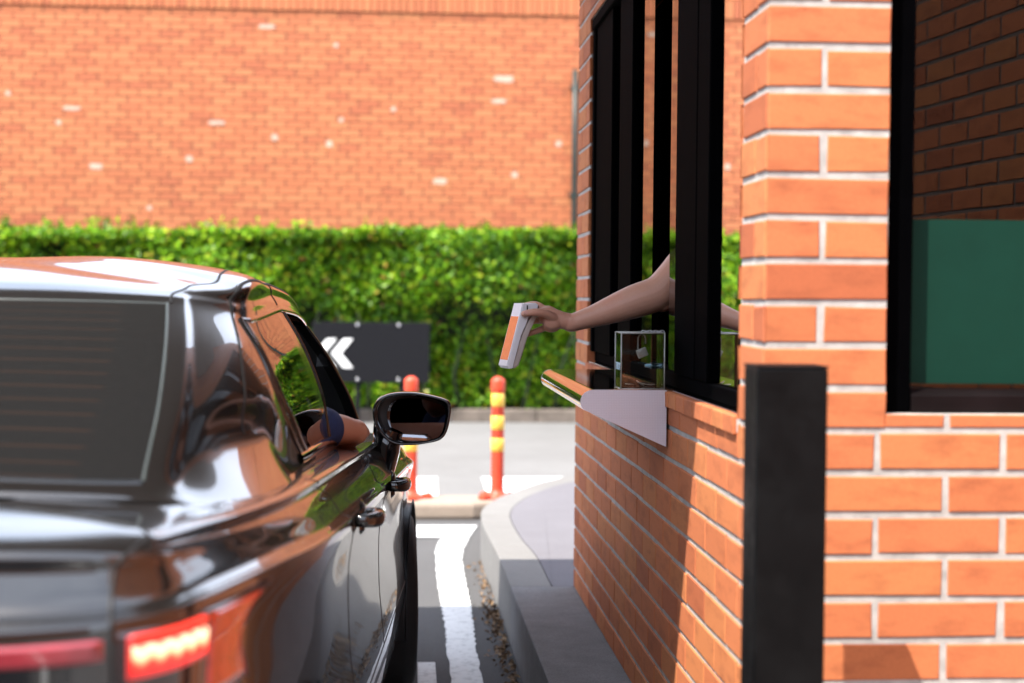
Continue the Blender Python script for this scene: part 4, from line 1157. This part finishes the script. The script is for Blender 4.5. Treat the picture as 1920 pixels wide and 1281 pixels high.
# ---------------------------------------------------------------- flexible delineator posts
MAT['orange'] = simple('orange_rubber', (.62, .060, .022), .45, var=.10, vscale=8)
MAT['yellow'] = simple('reflective_yellow', (.80, .50, .07), .35, var=.10, vscale=60)
MAT['pinkwhite'] = simple('scuffed_band', (.75, .55, .52), .5, var=.15)
def post(x, y, label, scuff):
    t = thing('flexible_post', label, 'traffic post', (x, y, .105), rng.uniform(0, 3), 'orange flexible posts on the separator kerb')
    mb = MB(); mb.lathe([(.040, .03), (.040, .672), (.043, .676), (.0445, .684), (.0445, .735), (.043, .742), (.036, .752), (.024, .757), (.020, .764), (.0, .766)], n=32)
    mb.build('tube', MAT['orange'], t)
    for z0, z1 in ((.578, .660), (.432, .520), (.296, .380)):
        q = MB(); q.lathe([(.0402, z0), (.0425, z0+.002), (.0425, z1-.002), (.0402, z1)], n=32); q.build('reflective_band', MAT['yellow'], t)
    q = MB(); q.lathe([(.085, .0), (.085, .014), (.07, .022), (.046, .034), (.041, .060)], n=32)
    for k in range(4):
        a = k*math.pi/2; c, s = math.cos(a), math.sin(a)
        q.box((-.03, -.03, 0), (.03, .03, .028), 0, .006, Matrix.Translation((.105*c, .105*s, 0)))
        q.lathe([(.012, .028), (.012, .036), (0, .038)], c=(.112*c, .112*s, 0), n=8)
    q.build('base', MAT['orange'], t)
    return t
post(.617, 10.0, 'orange flexible post with three yellow bands, standing clear between mirror and shelf', 0)
post(.074, 10.0, 'orange flexible post partly hidden behind the car mirror, in front of the arrow sign', 1)

# ---------------------------------------------------------------- arrow sign
MAT['sign'] = simple('sign_black', (.0032, .0032, .0050), .6, spec=.22, var=.12, bmp=.05)
MAT['sign_white'] = simple('sign_white', (.82, .82, .80), .55, var=.03)
sg = thing('arrow_sign', 'black signboard with white left pointing chevrons in front of the hedge', 'sign', (-.30, 17.2, 0))
def S(x): return x+.30
mb = MB(); mb.box((S(-.93), -.012, .44), (S(.32), .012, 1.085), 0, .004); mb.build('board', MAT['sign'], sg)
def chev(x):   # tip at x
    return [(x, .752), (x+.130, .908), (x+.232, .908), (x+.104, .752), (x+.232, .596), (x+.130, .596)]
for x in (-.73, -.905):
    mb = MB(); mb.prism([(S(a), z) for a, z in chev(x)], -.0155, -.0125, 'y'); mb.build('chevron', MAT['sign_white'], sg)
for x in (-.45, .02):
    mb = MB(); mb.box((S(x)-.025, .014, -.01), (S(x)+.025, .06, 1.06), 0, .003); mb.build('leg', MAT['sign'], sg)
for x in (-.45, -.01):
    for z in (1.055, .47):
        q = MB(); q.lathe([(.0, .010), (.014, .010), (.018, .0)], c=(S(x), -.012, z), n=12, M=Matrix.Rotation(R(90), 4, 'X')); q.build('bolt', MAT['silver'], sg)

# ---------------------------------------------------------------- acrylic tip box
def acrylic():
    m, nt, b = nmat('clear_acrylic'); out = nt.nodes['Material Output']
    tr = N(nt, 'ShaderNodeBsdfTransparent'); tr.inputs[0].default_value = (.90, .92, .90, 1)
    gl = N(nt, 'ShaderNodeBsdfGlossy'); gl.inputs['Roughness'].default_value = .02
    fr = N(nt, 'ShaderNodeFresnel'); fr.inputs['IOR'].default_value = 1.5
    mx = N(nt, 'ShaderNodeMixShader'); nt.links.new(fr.outputs[0], mx.inputs[0]); nt.links.new(tr.outputs[0], mx.inputs[1]); nt.links.new(gl.outputs[0], mx.inputs[2])
    nt.links.new(mx.outputs[0], out.inputs[0]); nt.nodes.remove(b); return m
MAT['acrylic'] = acrylic()
MAT['acrylic_edge'] = simple('acrylic_edge', (.34, .33, .31), .25, var=.08)
tb = thing('tip_box', 'clear acrylic tip box with lock and coins on the steel shelf', 'tip box', (.573, 4.112, 1.1342), 0)
W_, D_, H_ = .113, .115, .145; t_ = .0035
for lo, hi in [((0, 0, t_), (W_, t_, H_-t_)), ((0, D_-t_, t_), (W_, D_, H_-t_)), ((0, t_, t_), (t_, D_-t_, H_-t_)), ((W_-t_, t_, t_), (W_, D_-t_, H_-t_)), ((0, 0, 0), (W_, D_, t_)), ((0, 0, H_-t_), (W_, D_, H_))]:
    q = MB(); q.box(lo, hi); q.build('acrylic_panel', MAT['acrylic'], tb)
e = .0018; q = MB()
for x in (0, W_):
    for y in (0, D_): q.tube([(x, y, 0), (x, y, H_)], e, 6)
for z in (0, H_):
    for a, b_ in (((0, 0), (W_, 0)), ((W_, 0), (W_, D_)), ((W_, D_), (0, D_)), ((0, D_), (0, 0))): q.tube([(*a, z), (*b_, z)], e, 6)
q.build('edge', MAT['acrylic_edge'], tb)
MAT['blue_steel'] = simple('cam_lock_steel', (.22, .32, .40), .25, metal=.9, var=.1)
Ml = Matrix.Translation((W_-.004, .055, .058)) @ Matrix.Rotation(R(-90), 4, 'Y')
q = MB(); q.lathe([(.0, -.006), (.009, -.006), (.009, 0), (.007, 0), (.007, .020), (.009, .020), (.009, .028), (.006, .028), (.004, .042), (0, .042)], n=20, M=Matrix.Translation((W_-.001, .055, .058)) @ Matrix.Rotation(R(-90), 4, 'Y'))
q.build('cam_lock', MAT['blue_steel'], tb)
text_mesh('TIPBOX', .028, simple('pale_blue_print', (.55, .72, .80), .6, var=.02), 'lettering', tb,
          Matrix.Translation((-.0008, D_/2, .056)) @ Matrix(((0, 0, -1, 0), (-1, 0, 0, 0), (0, 1, 0, 0), (0, 0, 0, 1))) @ Matrix.Diagonal((.86, 1, 1, 1)))
# padlock hanging in the lid
pl = MB(); MAT['padlock'] = simple('clear_padlock', (.55, .56, .58), .2, metal=.4, var=.05)
pad = thing('padlock', 'small silver padlock hanging from the lid of the tip box', 'padlock', (.635, 4.17, 1.228))
q = MB(); q.tube([(-.010, 0, .008), (-.010, 0, .036), (-.007, 0, .044), (0, 0, .048), (.007, 0, .044), (.010, 0, .036), (.010, 0, .022)], .0016, 8); q.build('shackle', MAT['padlock'], pad)
q = MB(); q.box((-.014, -.005, -.014), (.014, .005, .010), 0, .003, Matrix.Rotation(R(-22), 4, 'Y')); q.lathe([(.0065, .0052), (.0065, .0066), (.0035, .0066), (.0035, .0052)], n=18, M=Matrix.Rotation(R(90), 4, 'X')); q.build('case', MAT['padlock'], pad)
MAT['coin'] = simple('nickel_coin', (.62, .61, .58), .3, metal=.9, var=.05)
for i, (x, y, tilt) in enumerate([(.628, 4.150, 35), (.650, 4.165, 8), (.662, 4.19, 0), (.606, 4.185, 5), (.643, 4.205, 12)]):
    q = MB(); Mx = Matrix.Translation((x, y, 1.1405+.010*math.sin(R(tilt)))) @ Matrix.Rotation(R(tilt), 4, 'Y') @ Matrix.Rotation(R(20*i), 4, 'Z')
    q.lathe([(0, 0), (.0118, 0), (.0125, .0004), (.0125, .0016), (.0118, .002), (0, .002)], n=24, M=Mx)
    tag(q.build('coin', MAT['coin']), 'loose silver coin lying on the floor of the tip box', 'coin', 'coins in the tip box')
# chain across the lid
q = MB()
for i in range(7):
    x = .635+i*.008; M_ = Matrix.Translation((x, 4.14, 1.2825)) @ Matrix.Rotation(R(25 if i % 2 else 80), 4, 'X')
    q.tube([tuple(M_ @ Vector((.0062*math.cos(2*math.pi*k/12), .0034*math.sin(2*math.pi*k/12), 0))) for k in range(13)], .0009, 6, caps=False)
tag(q.build('chain', MAT['padlock']), 'thin steel chain lying across the tip box lid', 'chain')

# ---------------------------------------------------------------- card terminal in the hand
ct = thing('card_terminal', 'white handheld card payment terminal with painted-in orange screen reflection held out of the window', 'card terminal', (.330, 4.500, 1.262), R(15))
def T(x, z): return (x-.330, z-1.262)
MAT['term_white'] = simple('terminal_white', (.72, .72, .76), .3, var=.03)
MAT['term_grey'] = simple('terminal_grip', (.46, .40, .37), .45, var=.08, bmp=.05)
MAT['term_dark'] = simple('terminal_under', (.20, .19, .21), .4, var=.1)
MAT['screen'] = simple('screen_with_reflection', (.70, .20, .08), .12, var=.10, vscale=60, coat=1.0, emit=(1, .22, .08), es=.05)  # orange reflection of the brick put into the colour, with a faint glow
hw = .037
front = [T(.338, 1.352), T(.292, 1.174)]
bodyp = [T(.336, 1.352), T(.3345, 1.3505), T(.2905, 1.1755), T(.2935, 1.169), T(.305, 1.170), T(.330, 1.262), T(.352, 1.312), T(.376, 1.330), T(.380, 1.349), T(.372, 1.3535)]
q = MB(); q.prism(bodyp, -hw, hw, 'y'); q.build('shell', MAT['term_white'], ct, bevel=.004, seg=3)
gripp = [T(.3055, 1.172), T(.314, 1.169), T(.325, 1.178), T(.338, 1.215), T(.350, 1.255), T(.364, 1.285), T(.377, 1.312), T(.3775, 1.329), T(.366, 1.322), T(.352, 1.303), T(.335, 1.268), T(.322, 1.230)]
q = MB(); q.prism(gripp, -hw+.004, hw-.004, 'y'); q.build('grip', MAT['term_grey'], ct, bevel=.006, seg=3)
def onface(u0, u1, w0, w1, h, mat, name, bev=.0008):
    a = Vector((front[0][0], 0, front[0][1])); d = Vector((front[1][0]-front[0][0], 0, front[1][1]-front[0][1])); L = d.length; d.normalize(); n = Vector((-d.z*-1, 0, d.x*-1)); 
    n = Vector((d.z, 0, -d.x)); n = n if n.x < 0 else -n
    q = MB(); vs = []
    for hh in (-.001, h):
        for u, w in ((u0, w0), (u1, w0), (u1, w1), (u0, w1)):
            p = a+d*(u*L)+n*(hh+.0022); vs.append((p.x, w, p.z))
    q.add(vs, [(3, 2, 1, 0), (4, 5, 6, 7), (0, 1, 5, 4), (1, 2, 6, 5), (2, 3, 7, 6), (3, 0, 4, 7)])
    return q.build(name, mat, ct, bevel=bev)
onface(.005, .995, -hw+.001, hw-.001, .003, MAT['term_white'], 'face')
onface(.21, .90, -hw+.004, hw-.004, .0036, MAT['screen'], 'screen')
q = MB(); q.box((T(.345, 0)[0], -hw-.001, T(0, 1.326)[1]), (T(.349, 0)[0], -hw+.002, T(0, 1.347)[1]), 0, .0008, None); q.build('side_button', MAT['black_plastic'], ct)
q = MB(); q.box((T(.3755, 0)[0], -hw+.002, T(0, 1.337)[1]), (T(.3815, 0)[0], -hw+.03, T(0, 1.347)[1]), 0, .001); q.build('charging_port', MAT['black_plastic'], ct)

# ---------------------------------------------------------------- dry leaves in the gutter
mlf, nt, b = nmat('dry_leaves')
g = nt.nodes.new('ShaderNodeNewGeometry')
nt.links.new(ramp(nt, g.outputs['Random Per Island'], [(0, (.04, .025, .015)), (.4, (.16, .09, .045)), (.8, (.34, .22, .12)), (1, (.10, .06, .04))]), b.inputs['Base Color']); b.inputs['Roughness'].default_value = .8
pp = []
for i in range(520):
    y = rng.choice([rng.uniform(5.0, 8.2), rng.gauss(6.75, .25), rng.uniform(5.2, 6.6)]); x = .436-abs(rng.gauss(0, .035))-.004
    pp.append((x, y, rng.uniform(.003, .016)))
pp = np.array(pp); lf = leaves('fallen_leaves', pp, np.tile([0, 0, 1.], (len(pp), 1)), .022, mlf)
tag(lf, kind='stuff')
# ---------------------------------------------------------------- light, sky, camera
SUN = Vector((1.12, 1.0, -2.49)).normalized()
el = math.asin(-SUN.z); az = math.atan2(-SUN.x, -SUN.y)     # towards the sun, clockwise from +y
w = bpy.data.worlds.new('World'); scene.world = w; w.use_nodes = True
nt = w.node_tree; bg = nt.nodes['Background']
sky = nt.nodes.new('ShaderNodeTexSky'); sky.sky_type = 'NISHITA'; sky.sun_disc = False
sky.sun_elevation = el; sky.sun_rotation = az; sky.air_density = 1.3; sky.dust_density = 3.0; sky.ozone_density = 1.0; sky.altitude = 20
tc = nt.nodes.new('ShaderNodeTexCoord')
cl = N(nt, 'ShaderNodeTexNoise'); cl.inputs['Scale'].default_value = 1.6; cl.inputs['Detail'].default_value = 7; cl.inputs['Roughness'].default_value = .55
mp = nt.nodes.new('ShaderNodeMapping'); mp.inputs['Scale'].default_value = (1, 1, 2.4); mp.inputs['Location'].default_value = (3.1, .7, 1.3)
nt.links.new(tc.outputs['Generated'], mp.inputs[0]); nt.links.new(mp.outputs[0], cl.inputs['Vector'])
msk = ramp(nt, cl.outputs['Fac'], [(.36, (.25, .25, .25)), (.56, (1, 1, 1))])
nt.links.new(mixc(nt, msk, sky.outputs[0], (CLOUD*.88, CLOUD*.97, CLOUD*1.16)), bg.inputs[0]); bg.inputs[1].default_value = SKY
ld = bpy.data.lights.new('sun', 'SUN'); ld.energy = SUNE; ld.angle = R(.53); ld.color = (1.0, .935, .84)
lo = bpy.data.objects.new('sun', ld); col.objects.link(lo); lo.location = (-6, -6, 12)
lo.rotation_euler = SUN.to_track_quat('-Z', 'Y').to_euler()
cd = bpy.data.cameras.new('camera'); cam = bpy.data.objects.new('camera', cd); col.objects.link(cam); scene.camera = cam
cd.sensor_width = 36; cd.lens = 56.25; cd.clip_end = 2000; cd.clip_start = .05
YAW, PIT, ROL = R(4.016645), R(1.597454), R(.5)
c = Vector((math.sin(YAW)*math.cos(PIT), math.cos(YAW)*math.cos(PIT), -math.sin(PIT)))
r = Vector((math.cos(YAW), -math.sin(YAW), 0)); u = r.cross(c)
r2 = r*math.cos(ROL)+u*math.sin(ROL); u2 = -r*math.sin(ROL)+u*math.cos(ROL)
cam.matrix_world = Matrix(((r2.x, u2.x, -c.x, 0), (r2.y, u2.y, -c.y, 0), (r2.z, u2.z, -c.z, 1.37), (0, 0, 0, 1)))
cd.dof.use_dof = True; cd.dof.focus_distance = 4.55; cd.dof.aperture_fstop = 2.3; cd.dof.aperture_blades = 9
vs_ = scene.view_settings; vs_.view_transform = 'Standard'; vs_.look = 'None'; vs_.gamma = 1; vs_.exposure = EXPO
scene.cycles.max_bounces = 12; scene.cycles.glossy_bounces = 6; scene.cycles.transparent_max_bounces = 16
scene.cycles.caustics_reflective = False; scene.cycles.caustics_refractive = False
scene.cycles.sample_clamp_indirect = 8
